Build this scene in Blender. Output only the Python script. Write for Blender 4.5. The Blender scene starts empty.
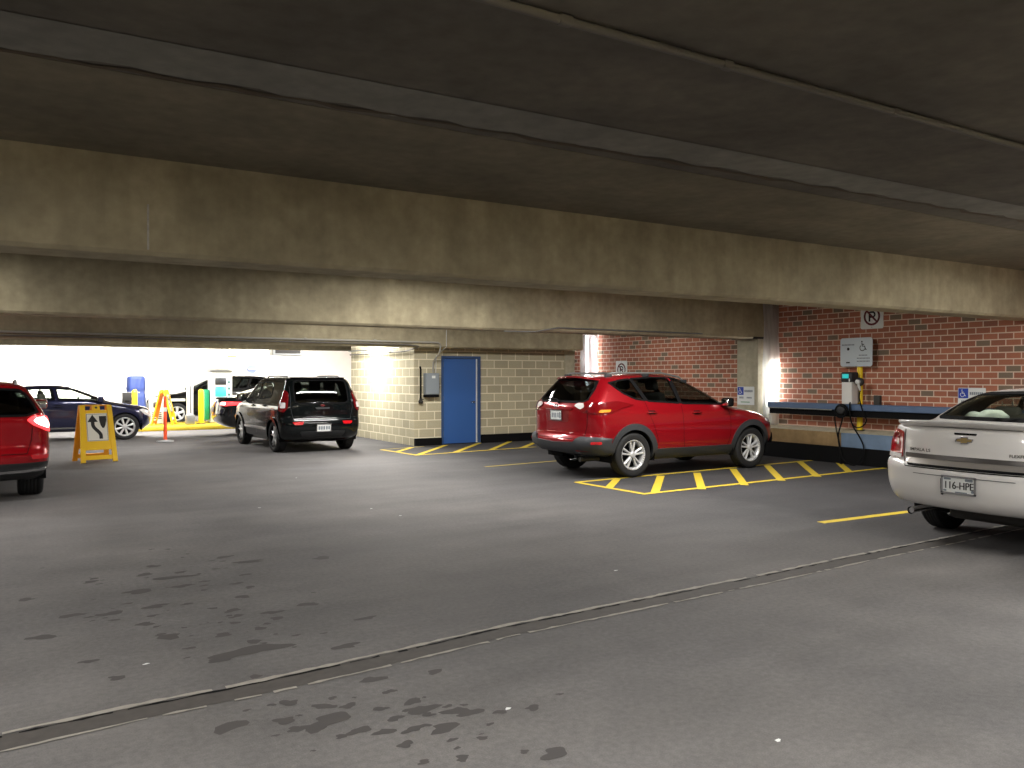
import bpy, bmesh, math, random
import numpy as np
from mathutils import Vector, Matrix
from mathutils.geometry import delaunay_2d_cdt
S = bpy.context.scene
C = S.collection
random.seed(7)
PI = math.pi

# ------------------------------------------------------------------ camera, world, exposure, lights
cam = bpy.data.objects.new('camera', bpy.data.cameras.new('camera'))
C.objects.link(cam)
cam.location = (0, 0, 1.6)
cam.rotation_euler = (math.radians(90 - 0.49), 0, math.radians(-31.5))
cam.data.sensor_width = 36
cam.data.lens = 820 / 1024 * 36
S.camera = cam
S.view_settings.view_transform = 'Standard'
S.view_settings.look = 'None'
S.view_settings.gamma = 1
S.view_settings.use_curve_mapping = False
S.view_settings.exposure = 0.76
world = bpy.data.worlds.new('world')
S.world = world
world.use_nodes = True
world.node_tree.nodes['Background'].inputs[0].default_value = (1, .98, .95, 1)
world.node_tree.nodes['Background'].inputs[1].default_value = 0.12

LAMP_COLOUR = (1.0, .98, .94)
# ceiling strip lamps: x, y, length, watts   (their housings are built further down)
STRIPS = [(-3.4, 4.2, 2.4, 120, 0), (1.2, 1.0, 2.4, 95, 0), (6.2, 1.0, 2.4, 100, 0), (10.9, 3.9, 2.4, 85, 0),
          (-1.8, 10.2, 2.4, 70, 0), (5.0, 10.2, 2.4, 62, 0), (8.4, 8.3, 2.4, 130, 0),
          (-3.0, 14.4, 2.4, 120, 0), (6.4, 14.6, 2.4, 150, 0), (11.6, 14.8, 1.2, 25, 0),
          (-3, 21.0, 2.4, 90, 0), (2.5, 20.0, 2.4, 80, 0), (7.2, 19.6, 1.2, 210, 0),
          (-3, 27.0, 2.4, 220, .3), (3.0, 25.3, 2.4, 330, .3), (9.0, 26.0, 2.4, 420, .3),
          (-5, 33.0, 2.4, 600, .9), (1.5, 33.0, 2.4, 700, .9), (8.0, 33.0, 2.4, 330, .9), (12.0, 29.5, 2.4, 260, .6)]
CEIL = 3.2
for (lx, ly, ll, lw, tilt) in STRIPS:
    ld = bpy.data.lights.new('strip_light', 'AREA')
    ld.shape = 'RECTANGLE'
    ld.size = ll
    ld.size_y = .16
    ld.energy = lw
    ld.color = LAMP_COLOUR
    lo = bpy.data.objects.new('strip_light', ld)
    lo.location = (lx, ly, CEIL - .115)
    lo.rotation_euler = (tilt, 0, 0)
    C.objects.link(lo)

# ------------------------------------------------------------------ materials
MATS = {}
def srgb(r, g, b):
    f = lambda c: ((c / 255 + .055) / 1.055) ** 2.4 if c > 10 else c / 255 / 12.92
    return (f(r), f(g), f(b), 1)

def mat(name, col, rough=.5, metal=0, coat=0, emit=None, es=0, spec=.5, bump=0, bscale=200, vary=0):
    if name in MATS: return MATS[name]
    m = bpy.data.materials.new(name); m.use_nodes = True
    nt = m.node_tree; b = nt.nodes['Principled BSDF']
    b.inputs['Base Color'].default_value = col
    b.inputs['Roughness'].default_value = rough
    b.inputs['Metallic'].default_value = metal
    b.inputs['Coat Weight'].default_value = coat
    b.inputs['Coat Roughness'].default_value = .04
    b.inputs['Specular IOR Level'].default_value = spec
    if emit:
        b.inputs['Emission Color'].default_value = emit
        b.inputs['Emission Strength'].default_value = es
    if bump or vary:
        tc = nt.nodes.new('ShaderNodeTexCoord')
        n = nt.nodes.new('ShaderNodeTexNoise'); n.inputs['Scale'].default_value = bscale
        n.inputs['Detail'].default_value = 4
        nt.links.new(tc.outputs['Object'], n.inputs['Vector'])
        if bump:
            bp = nt.nodes.new('ShaderNodeBump'); bp.inputs['Strength'].default_value = bump
            bp.inputs['Distance'].default_value = .01
            nt.links.new(n.outputs['Fac'], bp.inputs['Height'])
            nt.links.new(bp.outputs['Normal'], b.inputs['Normal'])
        if vary:
            mx = nt.nodes.new('ShaderNodeMix'); mx.data_type = 'RGBA'; mx.blend_type = 'MULTIPLY'
            mx.inputs[0].default_value = vary
            mx.inputs[6].default_value = col
            nt.links.new(n.outputs['Fac'], mx.inputs[7])
            nt.links.new(mx.outputs[2], b.inputs['Base Color'])
    MATS[name] = m
    return m

def glass(name, tint, rough=.02):
    if name in MATS: return MATS[name]
    m = bpy.data.materials.new(name); m.use_nodes = True
    nt = m.node_tree
    nt.nodes.remove(nt.nodes['Principled BSDF'])
    out = nt.nodes['Material Output']
    t = nt.nodes.new('ShaderNodeBsdfTransparent'); t.inputs[0].default_value = tint
    g = nt.nodes.new('ShaderNodeBsdfGlossy'); g.inputs['Roughness'].default_value = rough
    fr = nt.nodes.new('ShaderNodeFresnel'); fr.inputs[0].default_value = 1.5
    ge = nt.nodes.new('ShaderNodeNewGeometry'); mr = nt.nodes.new('ShaderNodeMapRange')     # a thin pane reflects alike from both of its faces
    mr.inputs[3].default_value = 1.5; mr.inputs[4].default_value = 1 / 1.5
    nt.links.new(ge.outputs['Backfacing'], mr.inputs[0]); nt.links.new(mr.outputs[0], fr.inputs[0])
    mx = nt.nodes.new('ShaderNodeMixShader')
    nt.links.new(fr.outputs[0], mx.inputs[0]); nt.links.new(t.outputs[0], mx.inputs[1]); nt.links.new(g.outputs[0], mx.inputs[2])
    nt.links.new(mx.outputs[0], out.inputs[0])
    MATS[name] = m
    return m

class NT:
    """small node-tree helper"""
    def __init__(s, name):
        s.m = bpy.data.materials.new(name); s.m.use_nodes = True
        s.t = s.m.node_tree; s.b = s.t.nodes['Principled BSDF']
        s.tc = s.t.nodes.new('ShaderNodeTexCoord')
    def n(s, kind, **kw):
        x = s.t.nodes.new('ShaderNode' + kind)
        for k, v in kw.items(): setattr(x, k, v)
        return x
    def l(s, a, b): s.t.links.new(a, b)
    def noise(s, scale, detail=5, vec=None, rough=.55):
        x = s.n('TexNoise'); x.inputs['Scale'].default_value = scale; x.inputs['Detail'].default_value = detail
        x.inputs['Roughness'].default_value = rough
        s.l(vec or s.tc.outputs['Object'], x.inputs['Vector'])
        return x.outputs['Fac']
    def mapping(s, scale, rot=(0, 0, 0)):
        x = s.n('Mapping'); x.inputs['Scale'].default_value = scale; x.inputs['Rotation'].default_value = rot
        s.l(s.tc.outputs['Object'], x.inputs['Vector'])
        return x.outputs['Vector']
    def ramp(s, fac, stops):
        x = s.n('ValToRGB')
        el = x.color_ramp.elements
        while len(el) < len(stops): el.new(.5)
        for e, (p, c) in zip(el, stops): e.position = p; e.color = c if len(c) == 4 else (*c, 1)
        s.l(fac, x.inputs[0])
        return x.outputs[0]
    def mix(s, fac, a, b, mode='MIX'):
        x = s.n('Mix', data_type='RGBA', blend_type=mode)
        for i, v in ((0, fac), (6, a), (7, b)):
            if isinstance(v, (int, float)): x.inputs[i].default_value = v
            elif isinstance(v, tuple): x.inputs[i].default_value = v
            else: s.l(v, x.inputs[i])
        return x.outputs[2]
    def bump(s, h, strength, dist=.01):
        x = s.n('Bump'); x.inputs['Strength'].default_value = strength; x.inputs['Distance'].default_value = dist
        s.l(h, x.inputs['Height']); s.l(x.outputs['Normal'], s.b.inputs['Normal'])
    def swizzle(s, order):
        sp = s.n('SeparateXYZ'); cb = s.n('CombineXYZ')
        s.l(s.tc.outputs['Object'], sp.inputs[0])
        for i, k in enumerate(order):
            if k: s.l(sp.outputs['xyz'.index(k)], cb.inputs[i])
        return cb.outputs[0]

def masonry(name, order, bw, rh, mortar, c1, c2, cm, odd=None, zoff=0, grain=.35):
    k = NT(name)
    v = k.swizzle(order)
    mp = k.n('Mapping'); mp.inputs['Location'].default_value = (0, zoff, 0)
    k.l(v, mp.inputs['Vector'])
    b = k.n('TexBrick'); b.offset = .5; b.squash = 1
    k.l(mp.outputs[0], b.inputs['Vector'])
    b.inputs['Scale'].default_value = 1
    b.inputs['Brick Width'].default_value = bw; b.inputs['Row Height'].default_value = rh
    b.inputs['Mortar Size'].default_value = mortar; b.inputs['Mortar Smooth'].default_value = .15
    b.inputs['Color1'].default_value = c1; b.inputs['Color2'].default_value = c2; b.inputs['Mortar'].default_value = cm
    b.inputs['Bias'].default_value = 0
    col = b.outputs['Color']
    if odd:
        b2 = k.n('TexBrick'); b2.offset = .5
        k.l(mp.outputs[0], b2.inputs['Vector'])
        b2.inputs['Scale'].default_value = 1
        b2.inputs['Brick Width'].default_value = bw; b2.inputs['Row Height'].default_value = rh
        b2.inputs['Mortar Size'].default_value = mortar
        b2.inputs['Color1'].default_value = (0, 0, 0, 1); b2.inputs['Color2'].default_value = (1, 1, 1, 1); b2.inputs['Mortar'].default_value = (0, 0, 0, 1)
        f = k.ramp(b2.outputs['Color'], [(.86, (0, 0, 0)), (.93, (1, 1, 1))])
        col = k.mix(f, col, odd)
    n1 = k.noise(60, 6)
    col = k.mix(grain, col, n1, 'OVERLAY')
    n2 = k.noise(.8, 4)
    col = k.mix(.18, col, n2, 'OVERLAY')
    k.l(col, k.b.inputs['Base Color'])
    k.b.inputs['Roughness'].default_value = .85
    k.b.inputs['Specular IOR Level'].default_value = .2
    k.bump(b.outputs['Fac'], -.5, .006)
    return k.m

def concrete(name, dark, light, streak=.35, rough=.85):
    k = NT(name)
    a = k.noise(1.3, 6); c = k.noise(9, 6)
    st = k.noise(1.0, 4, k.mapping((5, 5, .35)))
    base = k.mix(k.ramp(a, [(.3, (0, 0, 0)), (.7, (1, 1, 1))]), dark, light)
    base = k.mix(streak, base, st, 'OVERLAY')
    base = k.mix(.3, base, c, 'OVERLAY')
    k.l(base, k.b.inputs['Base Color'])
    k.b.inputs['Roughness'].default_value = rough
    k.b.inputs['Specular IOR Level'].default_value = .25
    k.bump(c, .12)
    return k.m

def asphalt():
    k = NT('worn_asphalt')
    big = k.noise(.35, 5); mid = k.noise(1.6, 6); fine = k.noise(140, 3); grit = k.noise(28, 6)
    smear = k.noise(.9, 5, k.mapping((.35, 2.2, 1), (0, 0, .5)))
    # the driving aisle is worn pale, the parking bays beyond x = 6 stay darker
    sp = k.n('SeparateXYZ'); k.l(k.tc.outputs['Object'], sp.inputs[0])
    wob = k.n('Math', operation='MULTIPLY_ADD'); k.l(mid, wob.inputs[0]); wob.inputs[1].default_value = 1.6; k.l(sp.outputs[0], wob.inputs[2])
    mr = k.n('MapRange'); k.l(wob.outputs[0], mr.inputs[0])
    mr.inputs[1].default_value = 6.3; mr.inputs[2].default_value = 9.0
    mr2 = k.n('MapRange'); k.l(sp.outputs[1], mr2.inputs[0]); mr2.inputs[1].default_value = 4.0; mr2.inputs[2].default_value = 6.0
    mm = k.n('Math', operation='MULTIPLY'); k.l(mr.outputs[0], mm.inputs[0]); k.l(mr2.outputs[0], mm.inputs[1])
    base = k.mix(k.ramp(big, [(.35, (0, 0, 0)), (.68, (1, 1, 1))]), srgb(99, 97, 97), srgb(116, 113, 111))
    base = k.mix(mm.outputs[0], base, srgb(62, 61, 62))
    base = k.mix(.35, base, mid, 'OVERLAY')
    base = k.mix(.22, base, smear, 'OVERLAY')
    base = k.mix(.30, base, grit, 'OVERLAY')
    base = k.mix(.35, base, fine, 'OVERLAY')
    k.l(base, k.b.inputs['Base Color'])
    k.b.inputs['Specular IOR Level'].default_value = .15
    k.l(k.ramp(mid, [(.3, (.72,) * 3), (.7, (.88,) * 3)]), k.b.inputs['Roughness'])
    k.bump(fine, .25, .004)
    return k.m

M_ASPH = asphalt()
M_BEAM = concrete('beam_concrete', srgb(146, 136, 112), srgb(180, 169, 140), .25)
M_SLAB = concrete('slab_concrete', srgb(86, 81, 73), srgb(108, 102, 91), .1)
M_PATCH = concrete('patch_concrete', srgb(116, 113, 105), srgb(134, 131, 122), .1)
M_COL = concrete('column_concrete', srgb(170, 163, 140), srgb(186, 180, 158), .2)
M_BRICK = masonry('red_brick', 'yz', .2395, .105, .0095, srgb(176, 112, 88), srgb(148, 96, 78), srgb(214, 190, 170), odd=srgb(124, 108, 92), grain=.2)
M_CMU_Y = masonry('block_wall_front', 'xz', .406, .2032, .012, srgb(172, 163, 138), srgb(188, 179, 152), srgb(228, 219, 192), zoff=.02)
M_CMU_X = masonry('block_wall_side', 'yz', .406, .2032, .012, srgb(172, 163, 138), srgb(188, 179, 152), srgb(228, 219, 192), zoff=.02)
M_WHITEWALL = mat('white_paint_wall', srgb(235, 232, 222), .8, vary=.12, bscale=3)
M_YPAINT = mat('yellow_road_paint', srgb(206, 178, 44), .75, bump=.1, vary=.22, bscale=14)
M_YDULL = mat('worn_yellow_paint', srgb(170, 150, 70), .8, vary=.4, bscale=10)
M_STAIN = mat('oil_stain', srgb(78, 75, 74), .75, spec=.2)
M_SEAL = mat('joint_sealant', srgb(84, 79, 75), .8, vary=.5, bscale=18)
M_LIP = mat('joint_mortar_lip', srgb(172, 166, 156), .8, vary=.5, bscale=22)
M_BLACK = mat('black_paint', srgb(20, 20, 21), .75, spec=.06)
M_BLACKPL = mat('black_plastic', srgb(34, 35, 37), .55, bump=.08, bscale=400)
M_GREYPL = mat('charcoal_bumper_plastic', srgb(50, 52, 55), .5, bump=.05, bscale=400)
M_RUB = mat('tyre_rubber', srgb(24, 24, 25), .75)
M_ALLOY = mat('alloy', srgb(214, 214, 214), .3, .45)
M_ALLOYD = mat('dark_alloy', srgb(70, 70, 72), .35, .8)
M_CHROME = mat('chrome', srgb(220, 220, 222), .12, 1)
M_STEEL = mat('galvanised_steel', srgb(150, 152, 150), .42, .7, vary=.2, bscale=30)
M_DKSTEEL = mat('dark_steel', srgb(60, 58, 55), .5, .5)
M_WHITE = mat('white_sign_face', srgb(222, 224, 222), .5)
M_INK = mat('sign_ink_black', srgb(26, 24, 24), .6)
M_RED_INK = mat('sign_ink_red', srgb(92, 22, 26), .6)
M_BLUE_INK = mat('sign_ink_blue', srgb(34, 64, 168), .5)
M_GREY_INK = mat('sign_ink_grey', srgb(120, 128, 136), .6)
M_GREEN_INK = mat('sign_ink_green', srgb(60, 140, 70), .6)
M_DOORB = mat('blue_door_paint', srgb(50, 92, 156), .45)
M_FRAMEB = mat('blue_frame_paint', srgb(46, 74, 118), .5)
M_RAILB = mat('blue_rail_paint', srgb(84, 106, 138), .45, vary=.3, bscale=8)
M_BLUELEDGE = mat('faded_blue_paint', srgb(112, 134, 160), .7, vary=.5, bscale=5)
M_TAN = concrete('tan_ledge', srgb(120, 98, 66), srgb(142, 118, 84), .3)
M_YPLAS = mat('yellow_plastic', srgb(250, 200, 20), .4)
M_YDARK = mat('amber_plastic', srgb(226, 150, 24), .45)
M_YSTEEL = mat('yellow_enamel', srgb(240, 206, 30), .4)
M_ORANGE = mat('orange_plastic', srgb(236, 84, 44), .5)
M_INT = mat('car_interior', srgb(28, 28, 30), .8)
M_SEAT = mat('car_seat_fabric', srgb(48, 47, 46), .9)
M_SEATL = mat('car_seat_grey_fabric', srgb(96, 92, 86), .9)
M_TAIL = mat('tail_lens_red', srgb(150, 10, 18), .12, coat=1)
M_TAILD = mat('tail_lens_dark_red', srgb(110, 10, 16), .12, coat=1)
M_LENS = mat('clear_lens', srgb(225, 222, 220), .12, coat=1)
M_REFL = mat('red_reflector', srgb(205, 20, 30), .2, coat=1)
M_BRAKE = mat('lit_brake_lamp', srgb(255, 60, 60), .2, emit=(1, .05, .06, 1), es=1.2)
M_BRAKEW = mat('lit_brake_core', srgb(255, 200, 190), .2, emit=(1, .55, .5, 1), es=3)
M_AMBER = mat('amber_reflector', srgb(235, 140, 30), .25, coat=1)
G_DARK = glass('privacy_glass', (.10, .11, .11, 1))
G_MID = glass('tinted_glass', (.45, .5, .47, 1))
G_CLEAR = glass('clear_glass', (.86, .93, .87, 1))

# ------------------------------------------------------------------ object helpers
def link(name, me, parent=None, mats=()):
    o = bpy.data.objects.new(name, me); C.objects.link(o)
    for m in mats: me.materials.append(m)
    if parent: o.parent = parent
    return o

def thing(name, label, cat, loc=(0, 0, 0), rz=0, group=None):
    o = bpy.data.objects.new(name, None); C.objects.link(o)
    o.empty_display_size = .1
    o.location = loc; o.rotation_euler = (0, 0, rz)
    tag(o, label, cat, group)
    return o

def tag(o, label=None, cat=None, group=None, kind=None):
    if label: o['label'] = label
    if cat: o['category'] = cat
    if group: o['group'] = group
    if kind: o['kind'] = kind
    return o

class MB:
    def __init__(s): s.v = []; s.f = []; s.mi = []; s.sm = []
    def add(s, vs, fs, mi=0, smooth=False):
        n = len(s.v); s.v += [tuple(v) for v in vs]
        for f in fs: s.f.append(tuple(i + n for i in f)); s.mi.append(mi); s.sm.append(smooth)
        return s
    def box(s, a, b, mi=0, M=None):
        x0, y0, z0 = a; x1, y1, z1 = b
        vs = [Vector(p) for p in ((x0, y0, z0), (x1, y0, z0), (x1, y1, z0), (x0, y1, z0), (x0, y0, z1), (x1, y0, z1), (x1, y1, z1), (x0, y1, z1))]
        if M: vs = [M @ v for v in vs]
        return s.add(vs, [(3, 2, 1, 0), (4, 5, 6, 7), (0, 1, 5, 4), (1, 2, 6, 5), (2, 3, 7, 6), (3, 0, 4, 7)], mi)
    def rbox(s, a, b, r, mi=0, M=None, seg=3, smooth=True):
        """rounded box: a bevelled cube"""
        bm = bmesh.new(); bmesh.ops.create_cube(bm, size=1)
        for v in bm.verts: v.co = Vector([a[i] + (v.co[i] + .5) * (b[i] - a[i]) for i in range(3)])
        bmesh.ops.bevel(bm, geom=bm.edges[:], offset=r, segments=seg, affect='EDGES', profile=.5)
        if M: bmesh.ops.transform(bm, matrix=M, verts=bm.verts[:])
        bm.verts.index_update()
        s.add([v.co.copy() for v in bm.verts], [[v.index for v in f.verts] for f in bm.faces], mi, smooth)
        bm.free(); return s
    def tube(s, pts, r, n=10, mi=0, caps=True, smooth=True):
        pts = [Vector(p) for p in pts]
        rs = r if isinstance(r, (list, tuple)) else [r] * len(pts)
        rings = []; up = None
        for i, p in enumerate(pts):
            t = (pts[min(i + 1, len(pts) - 1)] - pts[max(i - 1, 0)]).normalized()
            if up is None: up = Vector((0, 0, 1)) if abs(t.z) < .9 else Vector((1, 0, 0))
            a = t.cross(up); 
            if a.length < 1e-5: a = t.orthogonal()
            a.normalize(); b = a.cross(t); up = b
            rings.append([p + (a * math.cos(2 * PI * k / n) + b * math.sin(2 * PI * k / n)) * rs[i] for k in range(n)])
        vs = [v for q in rings for v in q]; fs = []
        for i in range(len(pts) - 1):
            for k in range(n): fs.append((i * n + k, i * n + (k + 1) % n, (i + 1) * n + (k + 1) % n, (i + 1) * n + k))
        s.add(vs, fs, mi, smooth)
        if caps:
            s.add(rings[0], [tuple(range(n))], mi); s.add(rings[-1], [tuple(range(n))[::-1]], mi)
        return s
    def lathe(s, prof, n=24, M=None, mi=0, smooth=True):
        """prof: (radius, height) about +Z"""
        vs = []
        for (r, h) in prof:
            for k in range(n): 
                p = Vector((r * math.cos(2 * PI * k / n), r * math.sin(2 * PI * k / n), h)); vs.append(M @ p if M else p)
        fs = []
        for i in range(len(prof) - 1):
            for k in range(n): fs.append((i * n + k, i * n + (k + 1) % n, (i + 1) * n + (k + 1) % n, (i + 1) * n + k))
        return s.add(vs, fs, mi, smooth)
    def prism(s, poly, t, M, mi=0, bev=0):
        """poly in local XY extruded 0..t along local Z then M"""
        n = len(poly)
        vs = [M @ Vector((x, y, 0)) for x, y in poly] + [M @ Vector((x, y, t)) for x, y in poly]
        fs = [tuple(range(n))[::-1], tuple(range(n, 2 * n))] + [(i, (i + 1) % n, n + (i + 1) % n, n + i) for i in range(n)]
        return s.add(vs, fs, mi)
    def mesh(s, name):
        me = bpy.data.meshes.new(name); me.from_pydata(s.v, [], s.f)
        me.polygons.foreach_set('material_index', s.mi)
        me.polygons.foreach_set('use_smooth', s.sm)
        me.update()
        bm = bmesh.new(); bm.from_mesh(me); bmesh.ops.recalc_face_normals(bm, faces=bm.faces[:]); bm.to_mesh(me); bm.free()
        return me
    def build(s, name, m, parent=None):
        return link(name, s.mesh(name), parent, m if isinstance(m, (list, tuple)) else [m])

def struct(o): o['kind'] = 'structure'; return o

def rot_frame(origin, u, v):
    """matrix: local x -> u, y -> v, z -> u x v"""
    u = Vector(u).normalized(); v = Vector(v).normalized(); w = u.cross(v)
    M = Matrix((u, v, w)).transposed().to_4x4(); M.translation = Vector(origin)
    return M

def circle(cx, cy, r, n=28, a0=0, a1=2 * PI):
    return [(cx + r * math.cos(a0 + (a1 - a0) * k / n), cy + r * math.sin(a0 + (a1 - a0) * k / n)) for k in range(n if abs(a1 - a0 - 2 * PI) < 1e-6 else n + 1)]

def rrect(x0, y0, x1, y1, r, n=5):
    out = []
    for cx, cy, a in ((x1 - r, y1 - r, 0), (x0 + r, y1 - r, PI / 2), (x0 + r, y0 + r, PI), (x1 - r, y0 + r, 1.5 * PI)):
        out += [(cx + r * math.cos(a + PI / 2 * k / n), cy + r * math.sin(a + PI / 2 * k / n)) for k in range(n + 1)]
    return out

def thick(pts, w):
    """polyline -> polygon of width w (open ends)"""
    P = [Vector(p) for p in pts]; L = []; R = []
    for i, p in enumerate(P):
        t = (P[min(i + 1, len(P) - 1)] - P[max(i - 1, 0)]).normalized(); nrm = Vector((-t.y, t.x)) * w / 2
        L.append(tuple(p + nrm)); R.append(tuple(p - nrm))
    return L + R[::-1]

def strip_add(mb, pts, w, t, M, mi=0):
    """thick polyline drawn as quads so that curved strokes stay valid"""
    P = [Vector(p) for p in pts]; L = []; R = []
    for i, p in enumerate(P):
        tt = (P[min(i + 1, len(P) - 1)] - P[max(i - 1, 0)]).normalized(); nrm = Vector((-tt.y, tt.x)) * w / 2
        L.append(p + nrm); R.append(p - nrm)
    for i in range(len(P) - 1):
        mb.prism([tuple(R[i]), tuple(R[i + 1]), tuple(L[i + 1]), tuple(L[i])], t, M, mi)

def ring_add(mb, cx, cy, r, w, t, M, mi=0, a0=0, a1=2 * PI, n=32):
    strip_add(mb, [(cx + r * math.cos(a0 + (a1 - a0) * k / n), cy + r * math.sin(a0 + (a1 - a0) * k / n)) for k in range(n + 1)], w, t, M, mi)

def text_mesh(body, size, bold=0):
    cu = bpy.data.curves.new('t', 'FONT'); cu.body = body; cu.size = size; cu.align_x = 'CENTER'; cu.align_y = 'CENTER'; cu.offset = bold
    o = bpy.data.objects.new('t', cu); C.objects.link(o)
    dg = bpy.context.evaluated_depsgraph_get(); dg.update()
    me = bpy.data.meshes.new_from_object(o.evaluated_get(dg))
    vs = [(v.co.x, v.co.y) for v in me.vertices]; fs = [tuple(p.vertices) for p in me.polygons]
    bpy.data.objects.remove(o); bpy.data.curves.remove(cu); bpy.data.meshes.remove(me)
    return vs, fs

def wheelchair_add(mb, cx, cy, h, t, M, mi):
    """access symbol of height h centred at cx, cy"""
    k = h / 10
    q = lambda x, y: (cx + x * k, cy + y * k)
    mb.prism(circle(*q(-.9, 4.2), .8 * k, 14), t, M, mi)
    strip_add(mb, [q(-.9, 3.0), q(-.6, -.2), q(2.0, -.2), q(3.2, -3.6), q(4.2, -3.3)], 1.0 * k, t, M, mi)
    strip_add(mb, [q(-.8, 1.5), q(1.6, 1.5)], .8 * k, t, M, mi)
    ring_add(mb, *q(-.4, -1.9), 2.7 * k, .75 * k, t, M, mi, math.radians(125), math.radians(340), 16)

# ------------------------------------------------------------------ the setting
FL = struct(MB().box((-16, -12, -.3), (14, 37, 0)).build('floor', M_ASPH))
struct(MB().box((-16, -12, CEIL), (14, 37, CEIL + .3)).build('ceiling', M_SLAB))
struct(MB().box((13.6, -12, 0), (13.9, 37, CEIL)).build('wall_right', M_BRICK))
struct(MB().box((-16, 36, 0), (13.6, 36.3, CEIL)).build('wall_far', M_WHITEWALL))
struct(MB().box((-16.3, -12, 0), (-16, 37, CEIL)).build('wall_left', M_BEAM))
struct(MB().box((-16, -12.3, 0), (13.6, -12, CEIL)).build('wall_back', M_BEAM))
# block-built stair room, front wall with door opening
wf = MB()
DX0, DX1, DH = 8.70, 9.75, 2.10
wf.box((8.0, 17.4, 0), (DX0, 17.6, CEIL)); wf.box((DX1, 17.4, 0), (12.45, 17.6, CEIL)); wf.box((DX0, 17.4, DH), (DX1, 17.6, CEIL))
struct(wf.build('wall_front', M_CMU_Y))
struct(MB().box((8.0, 17.6, 0), (8.2, 21.5, CEIL)).build('wall_side', M_CMU_X))
struct(MB().box((8.2, 21.3, 0), (13.6, 21.5, CEIL)).build('wall_rear', M_CMU_Y))
struct(MB().box((12.25, 17.36, 0), (12.55, 17.7, CEIL)).build('trim_1', M_COL))
bb = MB(); bb.box((8.0, 17.32, 0), (DX0 - .02, 17.4, .17)); bb.box((DX1 + .02, 17.32, 0), (12.24, 17.4, .2))
struct(bb.build('baseboard_front', M_BLACK))

# ceiling beams (precast, all run the same way)
def beam(y0, y1, zb, x0=-16, x1=13.6, ch=.03):
    pr = [(y0, CEIL), (y0, zb + ch), (y0 + ch, zb), (y1 - ch, zb), (y1, zb + ch), (y1, CEIL)]
    n = len(pr); mb = MB()
    mb.add([(x0, y, z) for y, z in pr] + [(x1, y, z) for y, z in pr],
           [tuple(range(n)), tuple(range(n, 2 * n))[::-1]] + [(i, (i + 1) % n, n + (i + 1) % n, n + i) for i in range(n)])
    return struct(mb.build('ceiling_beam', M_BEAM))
b1 = beam(6.5, 6.95, 2.49); b2 = beam(11.7, 12.15, 2.38); b3 = beam(17.0, 17.36, 2.28, x1=12.55)
beam(.15, .6, 2.5); beam(24.5, 24.9, 2.42)
# efflorescence line at the formwork joint of the near beam
MB().box((.86, 6.496, 2.53), (.875, 6.502, 2.86)).build('joint_line', mat('lime_streak', srgb(200, 196, 186), .9, vary=.5, bscale=30), b1)
# column under the middle beam
struct(MB().box((13.1, 11.72, 0), (13.6, 12.28, 2.38)).build('column', M_COL))
struct(MB().box((12.95, 11.66, 2.38), (13.6, 12.3, 2.42)).build('trim_2', M_DKSTEEL))
# slab closure strip with a broken edge, on the ceiling of the near bay
cs = MB(); n = 120; vs = []; fs = []
for i in range(n + 1):
    x = -6 + 19.6 * i / n
    edge = 4.74 + .03 * math.sin(i * 1.7) + random.uniform(-.02, .02) - .012 * (x - 4)
    vs += [(x, 4.22 - .02 * x, CEIL - .004), (x, edge - .1 - .02 * x, CEIL - .004), (x, edge - .1 + random.uniform(.02, .06) - .02 * x, CEIL - .004)]
    if i: a = 3 * (i - 1); fs += [(a, a + 1, a + 4, a + 3)]
cs.add(vs, fs)
strip = cs.build('trim_3', M_PATCH); struct(strip)
ce = MB(); vs = []; fs = []
for i in range(n + 1):
    x = -6 + 19.6 * i / n
    e = 4.66 - .012 * (x - 4) - .02 * x + .02 * math.sin(i * 2.3)
    vs += [(x, e - .012, CEIL - .006), (x, e + random.uniform(.005, .05), CEIL - .006)]
    if i: a = 2 * (i - 1); fs.append((a, a + 1, a + 3, a + 2))
ce.add(vs, fs); ce.build('broken_edge', mat('broken_concrete', srgb(92, 78, 62), .95, vary=.3, bscale=40), strip)

struct(MB().box((-14, 4.75, CEIL - .003), (13.6, 6.5, CEIL)).build('trim_6', concrete('lit_ceiling_concrete', srgb(106, 99, 84), srgb(128, 119, 100), .12)))  # added panel; light on the ceiling by the beam put into its colour
# brick wall ledge: black curb, tan face, pale sloping top
struct(MB().box((13.1, -12, 0), (13.6, 11.72, .31)).build('baseboard_right', M_BLACK))
def ledge(name, y0, y1, m):
    mb = MB(); pr = [(13.12, .31), (13.6, .31), (13.6, .62), (13.12, .57)]
    mb.add([(x, y0, z) for x, z in pr] + [(x, y1, z) for x, z in pr], [(0, 1, 2, 3), (7, 6, 5, 4), (0, 1, 5, 4), (3, 0, 4, 7), (1, 2, 6, 5)], 0)
    mb.add([(x, y0, z) for x, z in pr] + [(x, y1, z) for x, z in pr], [(2, 3, 7, 6)], 1)
    return struct(mb.build(name, [m, M_COL]))
ledge('trim_4', 9.75, 11.72, M_TAN); ledge('trim_5', -12, 9.75, M_BLUELEDGE)

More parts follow.
